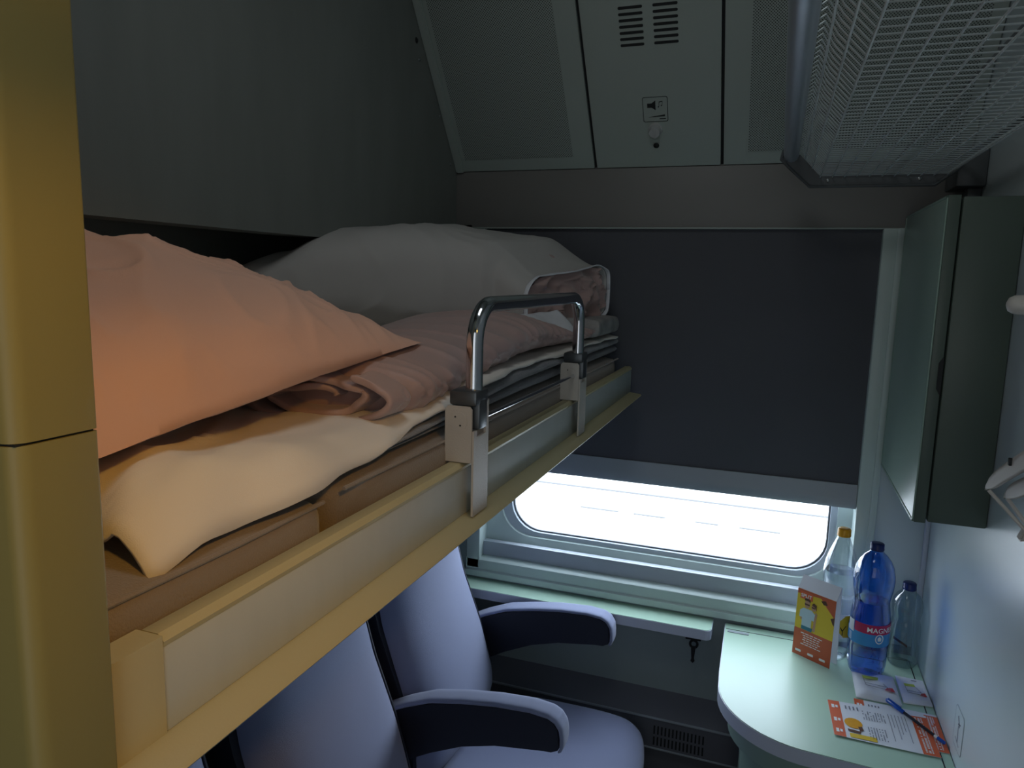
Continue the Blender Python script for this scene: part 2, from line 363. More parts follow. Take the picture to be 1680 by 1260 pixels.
slab(bm, SF(-.3355, .106), -.0022, .0022, -.013, .013, .018, .024, .001)
obj('volume_knob', bm, M['knob'], CP)
bm = B(); fl = slope(-.3355, .062)
a = [bm.verts.new(fl + Vector((.0078*math.cos(t*PI/10), 0, 0)) + SU*.0078*math.sin(t*PI/10) + SN*.001) for t in range(20)]
b = [bm.verts.new(fl + Vector((.0035*math.cos(t*PI/10), 0, 0)) + SU*.0035*math.sin(t*PI/10) + SN*.0035) for t in range(20)]
for i in range(20): bm.faces.new((a[i], a[(i+1) % 20], b[(i+1) % 20], b[i]))
bm.faces.new(b); obj('lock_screw', bm, M['ink'], CP)
RP = thing('ceiling_panel', 'sloping ceiling panel with perforated field behind the wire luggage rack', 'ceiling panel', slope(.1, .05))
bm = B(); slab(bm, sf, -.1625, XR_-.002, .0, SL, -.012, 0, .0015); obj('panel', bm, M['panel'], RP)
perfsheet(RP, -.102, XR_-.03, .036, SL-.02)

# folded-up upper berth on the left
FB = thing('folded_berth', 'dark grey upper berth folded flat against the left side, above the pillows', 'berth', (-.97, 1.2, 1.87))
bm = B(); prism(bm, [(.20, 1.87), (YW-.003, 1.87), (YW-.003, 2.098), (YW-.003-.46*math.cos(ang)/math.sin(ang)*1.0, 2.558), (.20, 2.558)], 'x', -1.0, -.930)
obj('underside_panel', bm, M['berthskin'], FB)
for y, z in ((1.785, 2.395), (1.800, 2.352), (1.925, 2.235), (2.000, 2.115), (2.030, 2.118)):
    bm = B(); r0 = .0045 if y != 1.785 else .008
    a = [bm.verts.new((-.930, y+r0*math.cos(t*PI/6), z+r0*math.sin(t*PI/6))) for t in range(12)]
    b = [bm.verts.new((-.927, y+.5*r0*math.cos(t*PI/6), z+.5*r0*math.sin(t*PI/6))) for t in range(12)]
    for i in range(12): bm.faces.new((a[i], a[(i+1) % 12], b[(i+1) % 12], b[i]))
    bm.faces.new(b); obj('screw', bm, M['screw'] if y != 1.785 else M['ink'], FB)

# roller blind
RB = thing('roller_blind', 'dark charcoal roller blind pulled two thirds down over the window', 'blind', (-.3, YW+.01, 1.21))
bm = B(); box(bm, -.838, .234, YW+.008, YW+.010, 1.26, 1.937); obj('cloth', bm, M['blind'], RB)
bm = B(); prism(bm, [(YW-.004, 1.240), (YW+.004, 1.276), (YW+.016, 1.276), (YW+.018, 1.212), (YW+.000, 1.212), (YW-.006, 1.222)], 'x', -.833, .230); obj('bottom_bar', bm, M['bar'], RB)

# window shelf
WS = thing('window_shelf', 'narrow mint green shelf with rounded end running under the window', 'shelf', (-.5, 2.0, .805))
def shelfpoly(): return [(-.93, 2.049), (-.93, 1.966), (-.125, 1.966)] + arc((-.125, 1.983), .017, -PI/2, 0, 6) + [(-.108, 2.049)]
bm = B(); prism(bm, shelfpoly(), 'z', .812, .8395); obj('edge_band', bm, M['nosing'], WS)
bm = B(); prism(bm, [(x if x < -.9 else x-.0015, y+.0015 if y < 2.0 else y) for x, y in shelfpoly()], 'z', .8396, .8410); obj('top', bm, M['mint'], WS)
for xa in (-.80, -.20):
    bm = B(); box(bm, xa, xa+.05, 1.99, 2.045, .800, .8118, .001); obj('bracket', bm, M['rubber'], WS)
# key-shaped black catch hanging under the shelf
KH = thing('hanging_catch', 'small black ring-headed catch hanging below the window shelf end', 'catch', (-.153, 1.998, .70))
bm = B(); box(bm, -.178, -.135, 1.985, 2.02, .796, .8118, .002); obj('bracket', bm, M['black'], KH)
bm = B(); tube(bm, [(-.155+.010*math.cos(a*PI/10), 1.998, .779+.011*math.sin(a*PI/10)) for a in range(21)], .0035, 8, False)
tube(bm, [(-.155, 1.998, .792), (-.155, 1.998, .800)], .004, 8); prism(bm, [(-.162, .771), (-.149, .771), (-.152, .735), (-.150, .728), (-.155, .723), (-.161, .728), (-.159, .735)], 'y', 1.995, 2.002)
obj('ring', bm, M['black'], KH)
# heater duct
bm = B(); prism(bm, [(YW, .590), (1.962, .556), (1.958, .552), (1.958, .462), (1.975, .455), (1.975, FZ), (YW, FZ)], 'x', XL, XR_)
hd = struct('baseboard_window', bm, M['duct'])
bm = B(); box(bm, XL, XR_, 1.955, 1.960, .549, .5555, .0015); box(bm, XL, XR_, 1.955, 1.962, .457, .462, .001); obj('edge_trim', bm, M['bar'], hd)
for rz in (.517, .483):
    for k in range(14):
        bm = B(); box(bm, -.248+k*.0105, -.2435+k*.0105, 1.9572, 1.9585, rz-.013, rz+.013); obj('vent_slot', bm, M['ink'], hd)

# ------------------------------------------------------------------ corner table on its cabinet
TB = thing('corner_table', 'rounded mint green corner table below the window, bottles and brochures on it', 'table', (.2, 1.8, FZ))
def tpoly(g=0, xr=XR_-.002, y0=1.500):
    r = .20; p = [(-.076+g, YW-.012), (-.072+g, 1.77)]
    # rounded front left corner
    c = (.135, 1.715); p += [(c[0]-(.205-g)*math.cos(a*PI/2/14), c[1]-(.205-g)*math.sin(a*PI/2/14)) for a in range(1, 15)]
    p += [(xr, 1.495+g)] + [(xr, YW-.012)]
    return p
bm = B(); prism(bm, tpoly(), 'z', .806, .8385); obj('edge_band', bm, M['nosing'], TB)
bm = B(); prism(bm, tpoly(.002), 'z', .8386, .8400); obj('top', bm, M['mint'], TB)
bm = B(); box(bm, -.071, .384, 2.002, 2.0045, .8399, .8404); box(bm, .382, .3845, 1.512, 2.003, .8399, .8404); obj('hinge_seam', bm, M['ink'], TB)
bm = B(); box(bm, -.066, -.010, 1.984, 1.996, .8399, .8420, .0008); obj('hinge_plate', bm, M['bar'], TB)
bm = B(); prism(bm, tpoly(.028), 'z', .745, .806); 
bmesh.ops.bevel(bm, geom=[e for e in bm.edges if all(v.co.z < .75 for v in e.verts)], offset=.02, segments=3, affect='EDGES'); obj('cabinet_rim', bm, M['cabgreen'], TB)
bm = B(); prism(bm, tpoly(.062), 'z', FZ, .745); obj('cabinet_body', bm, M['cabgreen'], TB)

# ------------------------------------------------------------------ mirror cabinet on the side wall
MC = thing('wall_cabinet', 'tall dark green wall cabinet with pale side door by the window', 'cabinet', (.34, 1.8, 1.343))
bm = B(); box(bm, .3035, XR_-.001, 1.562, 2.030, 1.343, 1.962, .003); obj('body', bm, M['cabdark'], MC)
bm = B(); box(bm, .2795, .3005, 1.562, 2.030, 1.340, 1.965, .002); dr = obj('door', bm, M['cabdark'], MC)
bm = B(); box(bm, .2775, .2797, 1.566, 2.026, 1.346, 1.961, .001); obj('door_face', bm, M['mirror'], dr)
bm = B()
for q in ((1.563, 2.029, 1.341, 1.347), (1.563, 2.029, 1.959, 1.964), (1.563, 1.569, 1.341, 1.964), (2.023, 2.029, 1.341, 1.964)): box(bm, .2765, .2798, q[0], q[1], q[2], q[3], .001)
obj('door_frame', bm, M['cabgreen'], dr)
bm = B(); prism(bm, [(.2905, 1.600), (.3008, 1.592), (.3008, 1.700), (.2955, 1.690)][0:0] or [(.3008, 1.592), (.2930, 1.606), (.2930, 1.655), (.3008, 1.668)], 'y', 1.5605, 1.564); obj('finger_notch', bm, M['ink'], dr)
# dark bracket at the wall above the cabinet
bm = B(); box(bm, .345, XR_-.001, 1.87, 1.99, 2.015, 2.10, .004); box(bm, .375, XR_-.001, 1.90, 1.94, 1.975, 2.015, .003)
tag(obj('wall_bracket', bm, M['rackplate']), 'dark square bracket on the wall at the far end of the rack', 'bracket')

# ------------------------------------------------------------------ luggage rack
LR = thing('luggage_rack', 'overhead wire luggage rack with steel front tube above the corner table', 'luggage rack', (.2, 1.2, 2.03))
RY0, RY1 = .18, 1.845
bm = B(); tube(bm, [(.003, RY0-.3, 2.088), (.003, 1.0, 2.088), (.003, RY1, 2.088)], .0165, 24); obj('front_tube', bm, M['steel'], LR)
prof = [(-.014, 2.100), (-.018, 2.078), (.002, 2.058), (.048, 2.016), (.300, 2.016), (.345, 2.052), (.345, 2.075)]
inn = [(.004, 2.106), (.030, 2.080), (.062, 2.044), (.288, 2.044), (.325, 2.070)]
bm = B(); n = len(prof); prism(bm, prof + inn[::-1], 'y', RY1, RY1+.003); obj('end_plate', bm, M['rackplate'], LR)
bm = B(); tube(bm, [(x, RY1-.004, z) for x, z in prof[:-1]], .0035, 8); obj('end_rim', bm, M['rackplate'], LR)
for sx in (.085, .270):
    bm = B(); lathe(bm, [(.004, 0), (.004, .002), (.002, .003)], (0, 0, 0), 10)
    for v in bm.verts: v.co = Vector((sx+v.co.x, RY1-v.co.z, 2.030+v.co.y))
    obj('screw', bm, M['screw'], LR)
wp = [(.014, 2.084), (.026, 2.092), (.040, 2.070), (.068, 2.040), (.322, 2.040), (.345, 2.060)]
bm = B(); k = 0; y = RY1-.006
while y > RY0:
    tube(bm, [(x, y, z) for x, z in wp], .0011, 5, False); y -= .0225
obj('cross_wires', bm, M['wire'], LR)
bm = B()
for x, z in [(.033, 2.079), (.050, 2.057), (.068, 2.037)] + [(.068+.0254*i, 2.037) for i in range(1, 11)] + [(.345, 2.060)]:
    tube(bm, [(x, RY0, z), (x, 1.0, z), (x, RY1, z)], .0015, 6, False)
obj('long_wires', bm, M['longwire'], LR)
bm = B(); tube(bm, [(.350, RY0, 2.066), (.350, RY1, 2.066)], .007, 8); obj('rear_rail', bm, M['rackplate'], LR)
bm = B(); tube(bm, [(.205, RY0, 2.052), (.205, RY1, 2.052)], .003, 6); obj('support_bar', bm, M['rackplate'], LR)

# ------------------------------------------------------------------ yellow post near the camera
PO = thing('door_post', 'olive yellow rounded post at the left edge, lit by a warm lamp', 'post', (-.40, .28, FZ))
def postpoly(): return [(-.460, .253)] + arc((-.360-.010, .253+.010), .010, -PI/2, 0, 6) + arc((-.3625, .3005), .0025, 0, PI/2, 3) + [(-.460, .303)]
bm = B(); prism(bm, postpoly(), 'z', 1.708, CZ); obj('upper_section', bm, M['post'], PO)
bm = B(); prism(bm, postpoly(), 'z', FZ, 1.7065); obj('lower_section', bm, M['post'], PO)
bm = B(); prism(bm, [(-.459, .255), (-.362, .255), (-.362, .301), (-.459, .301)], 'z', 1.7065, 1.708); obj('joint', bm, M['ink'], PO)
struct('wall_partition', box(B(), XL, -.4605, .262, .296, FZ, CZ), M['room'])

# ------------------------------------------------------------------ lower berth frame
XF = -.370
BE = thing('berth', 'open lower sleeping berth with pale front board and outer lip', 'berth', (-.75, 1.15, 1.48))
bm = B(); box(bm, XL+.002, XF-.002, .305, 2.000, 1.470, 1.486, .002); obj('base_board', bm, M['railpanel'], BE)
bm = B(); box(bm, XF-.016, XF, .350, 2.000, 1.486, 1.548, .0015); obj('front_board', bm, M['railpanel'], BE)
bm = B(); prism(bm, [(XF-.022, 1.548), (XF+.000, 1.548), (XF+.001, 1.552), (XF-.004, 1.557), (XF-.018, 1.557), (XF-.022, 1.554)], 'y', .350, 2.000); obj('top_rail', bm, M['rail'], BE)
bm = B(); prism(bm, [(XF-.022, .305), (XF-.004, .305), (XF+.001, .311), (XF+.001, .349), (XF-.022, .349)], 'z', 1.484, 1.557); obj('corner_cap', bm, M['rail'], BE)
bm = B(); prism(bm, [(XF-.012, 1.4845), (XF+.001, 1.4865), (XF+.030, 1.4830), (XF+.033, 1.4800), (XF+.030, 1.4765), (XF-.012, 1.4760)], 'y', .303, 1.990); obj('lip', bm, M['rail'], BE)
# guard rail on the berth edge
GR = thing('guard_rail', 'chrome tubular guard rail clamped to the berth front by two pale brackets', 'guard rail', (-.36, 1.1, 1.49))
GX = -.365
def bend(y0, y1, z0, z1, r):
    p = [(GX, y0, z0), (GX, y0, z0+.06)]
    p += [(GX, y0+r-r*math.cos(a*PI/16), z1-r+r*math.sin(a*PI/16)) for a in range(9)]
    p += [(GX, y1-r+r*math.sin(a*PI/16), z1-r+r*math.cos(a*PI/16)) for a in range(9)]
    p += [(GX, y1, z0+.06), (GX, y1, z0-.01)]
    return p
bm = B(); tube(bm, bend(.866, 1.390, 1.645, 1.760, .050), .0112, 20); obj('chrome_tube', bm, M['chrome'], GR)
bm = B(); tube(bm, [(GX-.004, .88, 1.607), (GX-.004, 1.38, 1.607)], .0035, 10); obj('lower_rod', bm, M['chrome'], GR)
for yc in (.842, 1.375):
    # bracket: broad front blade down over the board, slotted at its top, and a cheek at right angles
    bm = B(); prism(bm, [(yc, 1.487), (yc+.050, 1.487), (yc+.050, 1.636), (yc+.040, 1.636), (yc+.040, 1.592), (yc+.010, 1.592), (yc+.010, 1.600), (yc, 1.600)], 'x', GX+.008, GX+.011)
    b_ = obj('front_blade', bm, M['cream'], GR)
    bm = B(); prism(bm, [(GX-.030, 1.558), (GX+.0075, 1.558), (GX+.0075, 1.628), (GX+.004, 1.632), (GX-.026, 1.632), (GX-.030, 1.628)], 'y', yc, yc+.003); ck = obj('cheek', bm, M['cream'], GR)
    bm = B(); lathe(bm, [(.0125, 0), (.0125, .0012)], (0, 0, 0), 24)
    for v in bm.verts: v.co = Vector((GX-.011+v.co.x, yc-v.co.z, 1.612+v.co.y))
    obj('cover_cap', bm, M['cream'], ck)
    for dx, dz in ((-.004, .006), (.003, -.005)):
        bm = B(); lathe(bm, [(.0012, 0), (.0012, .0018)], (0, 0, 0), 8)
        for v in bm.verts: v.co = Vector((GX-.011+dx+v.co.x, yc-v.co.z, 1.612+dz+v.co.y))
        obj('pin_hole', bm, M['ink'], ck)
    bm = B(); box(bm, GX-.026, GX+.013, yc+.002, yc+.046, 1.632, 1.652, .004); box(bm, GX-.012, GX+.0135, yc+.012, yc+.040, 1.600, 1.640, .003)
    obj('clamp', bm, M['darkmetal'], GR)

# ------------------------------------------------------------------ bedding
def cushion(y0, y1, z0, z1, x0=-1.14, x1=-.394, seed=0):
    bm = B(); box(bm, x0, x1, y0, y1, z0, z1); bmesh.ops.subdivide_edges(bm, edges=bm.edges, cuts=10, use_grid_fill=True)
    c = Vector(((x0+x1)/2, (y0+y1)/2, (z0+z1)/2)); h = Vector(((x1-x0)/2, (y1-y0)/2, (z1-z0)/2)); r = min(.022, h.z*.8)
    for v in bm.verts:
        d = v.co-c; q = Vector([max(-h[i]+r, min(h[i]-r, d[i])) for i in range(3)]); e = d-q
        if e.length > 1e-6: d = q+e.normalized()*r
        f = (1-(d.x/h.x)**2)*(1-(d.y/h.y)**2)
        v.co = c+d+Vector((0, 0, (.004*f if d.z > 0 else 0)+.002*ns(v.co, 9, seed)))
    return bm
MT = thing('mattress', 'taupe velour mattress in two cushions lying on the open berth', 'mattress', (-.77, 1.1, 1.487))
c1 = subsurf(obj('cushion', cushion(.308, .585, 1.487, 1.588, seed=1), M['velour'], MT, 80))
c2 = subsurf(obj('cushion', cushion(.590, 1.975, 1.487, 1.592, seed=2), M['velour'], MT, 80))
for y0, y1, z, pr in ((.33, .575, 1.5795, c1), (.61, 1.94, 1.5835, c2)):
    bm = B(); tube(bm, [(-.3975, y0, z), (-.3955, (y0+y1)/2, z), (-.3975, y1, z)], .0022, 6); obj('piping', bm, M['velour'], pr)
# folded slate blanket: two stacked folds with round front edges
def fold(y0, y1, z0, z1, x0, x1, seed, amp=.003, ramp=0):
    def f(u, v):
        y = y0+(y1-y0)*v; a = u*2*PI; zc, h = (z0+z1)/2, (z1-z0)/2
        if ramp: g = max(0, min(1, (y-y0)/ramp)); g = .25+.75*g*g*(3-2*g); b0 = 1.594; zc = b0+(zc-b0)*g; h *= g
        xx = x0 + (x1-x0)*(.5+.5*math.copysign(abs(math.cos(a))**.18, math.cos(a))); zz = zc+h*math.copysign(abs(math.sin(a))**.55, math.sin(a))
        e = min(1, min(v, 1-v)*(y1-y0)/.012); zz = zc+(zz-zc)*math.sqrt(max(0.02, 1-(1-e)**2))
        p = Vector((xx, y, zz)); k = ns(p, 7, seed)*amp*2+ns(p, 25, seed)*amp
        return p+Vector((k if xx > (x0+x1)/2 else 0, 0, k*.6))
    bm = B(); vs = grid(bm, f, 64, 110, True)
    for j in (0, -1):
        bm.faces.new([r[j] for r in vs])
    return bm
BL = thing('folded_blanket', 'grey folded blanket stacked on the mattress beneath the pink duvet', 'blanket', (-.7, 1.3, 1.592))
for z0, z1, dx, sd in ((1.594, 1.617, .0, 3), (1.617, 1.639, .006, 4)):
    obj('fold', fold(.70, 1.985, z0, z1, -1.12, -.412+dx, sd, .003, .55), M['blanket'], BL, 80)

# white sheet: top layer + hanging fold, near corner draped over the mattress edge
def sheetz(y): 
    t = max(0, min(1, (y-.62)/.50)); t = t*t*(3-2*t); return 1.606+t*.042
def edgex(y):
    t = max(0, min(1, (y-.50)/.35)); t = t*t*(3-2*t)
    return -.402*(1-t) - .406*t + .006*math.sin(y*14)+.004*math.sin(y*37)
def sheet_f(layer):
    def f(u, v):
        y = (.375 if layer == 0 else .385) + ((1.93 if layer == 0 else .80)-.38)*v
        xe = edgex(y) - (.012 if layer else 0); x = -1.10 + (xe+1.10)*(u**.8)
        near = 1-max(0, min(1, (y-.45)/.45)); dr = (.042 if layer == 0 else .010)*near+.004
        z = sheetz(y) + (.026 if layer == 0 else -.006)*near
        e = max(0, (x-(xe-.045))/.045); z -= dr*e**2.2 + .034*(max(0, 1-v/.035)**2)*(1-e*.8)*(1 if layer == 0 else 0)
        p = Vector((x, y, z)); k = .012*ns(p, 6, 5+layer)*near + .011*crease(Vector((x*1.0+y*.5, y*.35, 0)), 13, 2)*(.25+near) + .002*ns(p, 30, 4)
        return p+Vector((.3*k, 0, k*.8))
    return f
BS = thing('bed_sheet', 'rumpled cream white sheet spread over the mattress edge under the peach pillow', 'sheet', (-.7, .8, 1.60))
for ly in (0, 1):
    bm = B(); grid(bm, sheet_f(ly), 70, 130); o = obj('sheet_layer', bm, M['sheet'], BS, 80)
    so = o.modifiers.new('thick', 'SOLIDIFY'); so.thickness = .004 if ly == 0 else .003; so.offset = -1

# pillows
def pillow(cs, T, Bt, seed, wr=.006, n=60, pinch=.10, up=Vector((0, 0, 1))):
    """four corners counter-clockwise, thickness T above and Bt below the corner surface"""
    cs = [Vector(c) for c in cs]
    bm = B(); rows = {}
    def P(u, v, s):
        a, b = u*2-1, v*2-1
        # edges drawn in between the corners
        a2 = a*(1-pinch*(1-b*b)*abs(a)**3); b2 = b*(1-pinch*(1-a*a)*abs(b)**3); uu, vv = (a2+1)/2, (b2+1)/2
        p = cs[0]*(1-uu)*(1-vv)+cs[1]*uu*(1-vv)+cs[2]*uu*vv+cs[3]*(1-uu)*vv
        prof_ = (max(0, (1-abs(a)**2.2)*(1-abs(b)**2.2)))**.72
        ra = math.atan2((1-v)+.02, (1-u)+.02)      # creases fan out of the far front corner
        fan = crease(Vector((ra*3.0, math.hypot(1-u, 1-v)*.8, 0)), 1.6, seed+2)
        k = (wr*ns(p, 5, seed)*1.6 + wr*.9*crease(Vector((p.x+p.y*.5, p.y*.45-p.x*.35, p.z)), 9, seed) + wr*.5*crease(p, 17, seed+3) + wr*.6*fan)*min(1, prof_*2.2+.08)
        return p + up*((T if s else -Bt)*prof_ + k*(1 if s else .4))
    top = [[bm.verts.new(P(i/n, j/n, 1)) for j in range(n+1)] for i in range(n+1)]
    bot = [[top[i][j] if i in (0, n) or j in (0, n) else bm.verts.new(P(i/n, j/n, 0)) for j in range(n+1)] for i in range(n+1)]
    for g, fl in ((top, 0), (bot, 1)):
        for i in range(n):
            for j in range(n):
                q = [g[i][j], g[i+1][j], g[i+1][j+1], g[i][j+1]]; bm.faces.new(q[::-1] if fl else q)
    return bm
o = obj('pillow', pillow([(-.46, .33, 1.652), (-.480, .945, 1.700), (-1.04, .90, 1.700), (-1.06, .33, 1.700)], .140, .040, 11, .010, 130, .05), M['salmon'], None, 80)
tag((o), 'plump peach pillow with pointed corner at the near end of the berth', 'pillow')
# rolled pink duvet with its coiled near end
def loft(sec, ns_, nu, seed, wr, closed=True, e=2.6, ripple=0, endround=.12):
    """sec(t) -> centre, half width vector, half height vector"""
    bm = B(); rings = []
    for j in range(ns_+1):
        t = j/ns_; c, hw, hh = sec(t); ring = []
        k_end = 1.0
        if closed:
            d = min(t, 1-t)/endround
            if d < 1: k_end = math.sqrt(max(.0, 1-(1-d)**2))*.85+.15
        for i in range(nu):
            a = 2*PI*i/nu; ca, sa = math.cos(a), math.sin(a)
            ee = e(t) if callable(e) else e; ca = math.copysign(abs(ca)**(2/ee), ca); sa = math.copysign(abs(sa)**(2/ee), sa)
            p = c+(hw*ca+hh*sa)*k_end
            d = (hw*ca+hh*sa).normalized()
            w_ = wr*ns(p, 6, seed)+wr*.7*crease(Vector((p.x*.6, p.y, p.z*.35)), 12, seed+1)
            if ripple: w_ += ripple*crease(Vector((t*26+a*.5, a*.35, 0)), 1.0, seed+5)*(.25+.75*max(0, math.cos(a-.3)))
            ring.append(bm.verts.new(p+d*w_))
        rings.append(ring)
    for a, b in zip(rings, rings[1:]):
        for k in range(nu): bm.faces.new((a[k], a[(k+1) % nu], b[(k+1) % nu], b[k]))
    if closed: bm.faces.new(rings[0][::-1]); bm.faces.new(rings[-1])
    return bm
DV = thing('rolled_duvet', 'dusty pink sateen duvet rolled up along the berth behind the guard rail', 'duvet', (-.55, 1.3, 1.65))
def dsec(t):
    y = .775+t*1.165
    h = .040-.021*max(0, min(1, (y-1.35)/.25)); b = 1.603+.044*max(0, min(1, (y-.80)/.45)); return Vector((-.560+.01*t, y, b+h)), Vector((.135, 0, 0)), Vector((0, 0, h))
o = obj('roll', loft(dsec, 320, 96, 21, .0030, ripple=.010, endround=.045, e=2.3), M['duvet'], DV, 80)
# coil at the near end: spiral strip of the rolled layers
bm = B()
def coil(u, v):
    a = u*2*PI*2.1+.4; r = .30+.70*u
    x = -.535+.120*r*math.cos(a)+.010*ns(Vector((a, 0, 1)), 1.1); z = 1.645+.034*r*math.sin(a)+.005*ns(Vector((a, 3, 1)), 1.3)
    y = .735+.055*v+.012*ns(Vector((x, z, 0)), 20, 3)+.012*(1-u)+.10*(x+.535)+.010*ns(Vector((x, z, v)), 45, 4)
    return Vector((x, y, z))
grid(bm, coil, 120, 8); o = obj('coiled_end', bm, M['duvet'], DV, 80); so = o.modifiers.new('thick', 'SOLIDIFY'); so.thickness = .009; so.offset = 0; subsurf(o)
bm = B(); box(bm, -.62, -.46, .790, .80, 1.625, 1.672); obj('coil_core', bm, M['duvet'], DV)

# big linen bag (grey-white case) lying across the far end, open towards the aisle, pink quilt inside
BG = thing('linen_case', 'bulky grey-white linen case with open end lying across the far berth', 'bedding bundle', (-.8, 1.65, 1.73))
def bsec(t):
    def ip(tab):
        for (a, va), (b, vb) in zip(tab, tab[1:]):
            if t <= b: k = (t-a)/(b-a); k = k*k*(3-2*k) if len(tab) > 2 else k; return va+(vb-va)*k
        return tab[-1][1]
    x = -1.135+.645*t; yn = 1.10+.47*min(1, t*1.15); yf = 1.93-.0*t
    top = ip([(0, 1.78), (.20, 1.855), (.34, 1.905), (.52, 1.918), (.80, 1.893), (1.0, 1.815)]); bot = ip([(0, 1.66), (.5, 1.672), (1.0, 1.672)])
    c = Vector((x, (yn+yf)/2, (top+bot)/2)); hw = Vector((-.02+.07*t, (yf-yn)/2, .022*t)); hh = Vector((0, 0, (top-bot)/2))
    k = 1.0 if t > .12 else math.sqrt(max(0, 1-(1-t/.12)**2))*.6+.4
    return c, hw*k, hh*k
bm = loft(bsec, 110, 150, 31, .008, closed=False, e=lambda t: 2.5+2.5*t**3)
o = obj('case', bm, M['bag'], BG, 80); so = o.modifiers.new('thick', 'SOLIDIFY'); so.thickness = .003; so.offset = -1; subsurf(o)
case = o
bm = B(); c, hw, hh = bsec(1.0); pts = []
for i in range(61):
    a = 2*PI*i/60; ca, sa = math.cos(a), math.sin(a); ca = math.copysign(abs(ca)**.4, ca); sa = math.copysign(abs(sa)**.4, sa)
    p = c+hw*ca+hh*sa; dd = (hw*ca+hh*sa).normalized(); p += dd*(.008*ns(p, 6, 31)+.0056*crease(Vector((p.x*.6, p.y, p.z*.35)), 12, 32)); pts.append(p)
def hemf(u, v):
    x = u*60; i = min(59, int(x)); p = pts[i].lerp(pts[i+1], x-i); return p+Vector((.001+.010*v, -.003*v, .002*math.sin(u*40)*v))
grid(bm, hemf, 90, 4); o = obj('open_hem', bm, M['hem'], BG, 80); so = o.modifiers.new('thick', 'SOLIDIFY'); so.thickness = .0022; so.offset = 0
def psec(t):
    c, hw, hh = bsec(.55+.43*t); return c+Vector((0, 0, -.002)), hw*.93, hh*.90
bm = loft(psec, 50, 80, 41, .005, closed=True, e=2.2, endround=.10)
for v in bm.verts:
    if v.co.x > -.60:
        q = Vector((v.co.x*.2, v.co.y, v.co.z)); v.co.x += .022*ridge(q, 13, 8)+.012*ns(q, 30, 2)-.012
o = obj('quilt_inside', bm, M['duvet'], BG, 80); subsurf(o)
# crumpled face of the quilt, folds radiating from the upper corner
bm = B(); c, hw, hh = bsec(1.0)
def crf(u, v):
    r = v*.985; a = u*2*PI; ca = math.copysign(abs(math.cos(a))**.5, math.cos(a)); sa = math.copysign(abs(math.sin(a))**.5, math.sin(a)); p = c+hw*r*ca+hh*r*sa; q = Vector((0, p.y, p.z))
    return p+Vector((-.012+.020*crease(q, 13, 14)+.010*crease(q, 26, 3)+.014*(1-v*v), 0, 0))
grid(bm, crf, 90, 26, True); bmesh.ops.remove_doubles(bm, verts=bm.verts, dist=.0001); obj('quilt_face', bm, M['duvet'], BG, 80)
# white flap hanging from the opening over the pink roll
bm = B()
fc = [Vector((-.545, 1.555, 1.712)), Vector((-.490, 1.660, 1.720)), Vector((-.415, 1.590, 1.664)), Vector((-.462, 1.435, 1.690))]
def flap(u, v):
    p = fc[0]*(1-u)*(1-v)+fc[1]*u*(1-v)+fc[2]*u*v+fc[3]*(1-u)*v
    return p+Vector((0, 0, .010*math.sin(u*7+v*2)*v+.006*ns(p, 20, 2)))
grid(bm, flap, 26, 26); o = obj('loose_flap', bm, M['hem'], BG, 80); so = o.modifiers.new('thick', 'SOLIDIFY'); so.thickness = .003; so.offset = 0
# small ear of a second pillow behind the bag, near the wall
o = obj('pillow', pillow([(-1.14, .96, 1.70), (-.88, .98, 1.70), (-.90, 1.16, 1.71), (-1.14, 1.12, 1.71)], .070, .05, 51, .004, 40), M['bag'], None, 80)
tag(o, 'dim grey pillow mostly hidden between the linen case and the left wall', 'pillow')
# mottled cloth folded at the far end
CT = obj('folded_cloth', fold(1.72, 1.985, 1.652, 1.698, -.60, -.405, 61, .004), M['camo'], None, 80)
tag(CT, 'mottled grey folded cloth at the far end of the berth by the blind', 'cloth')

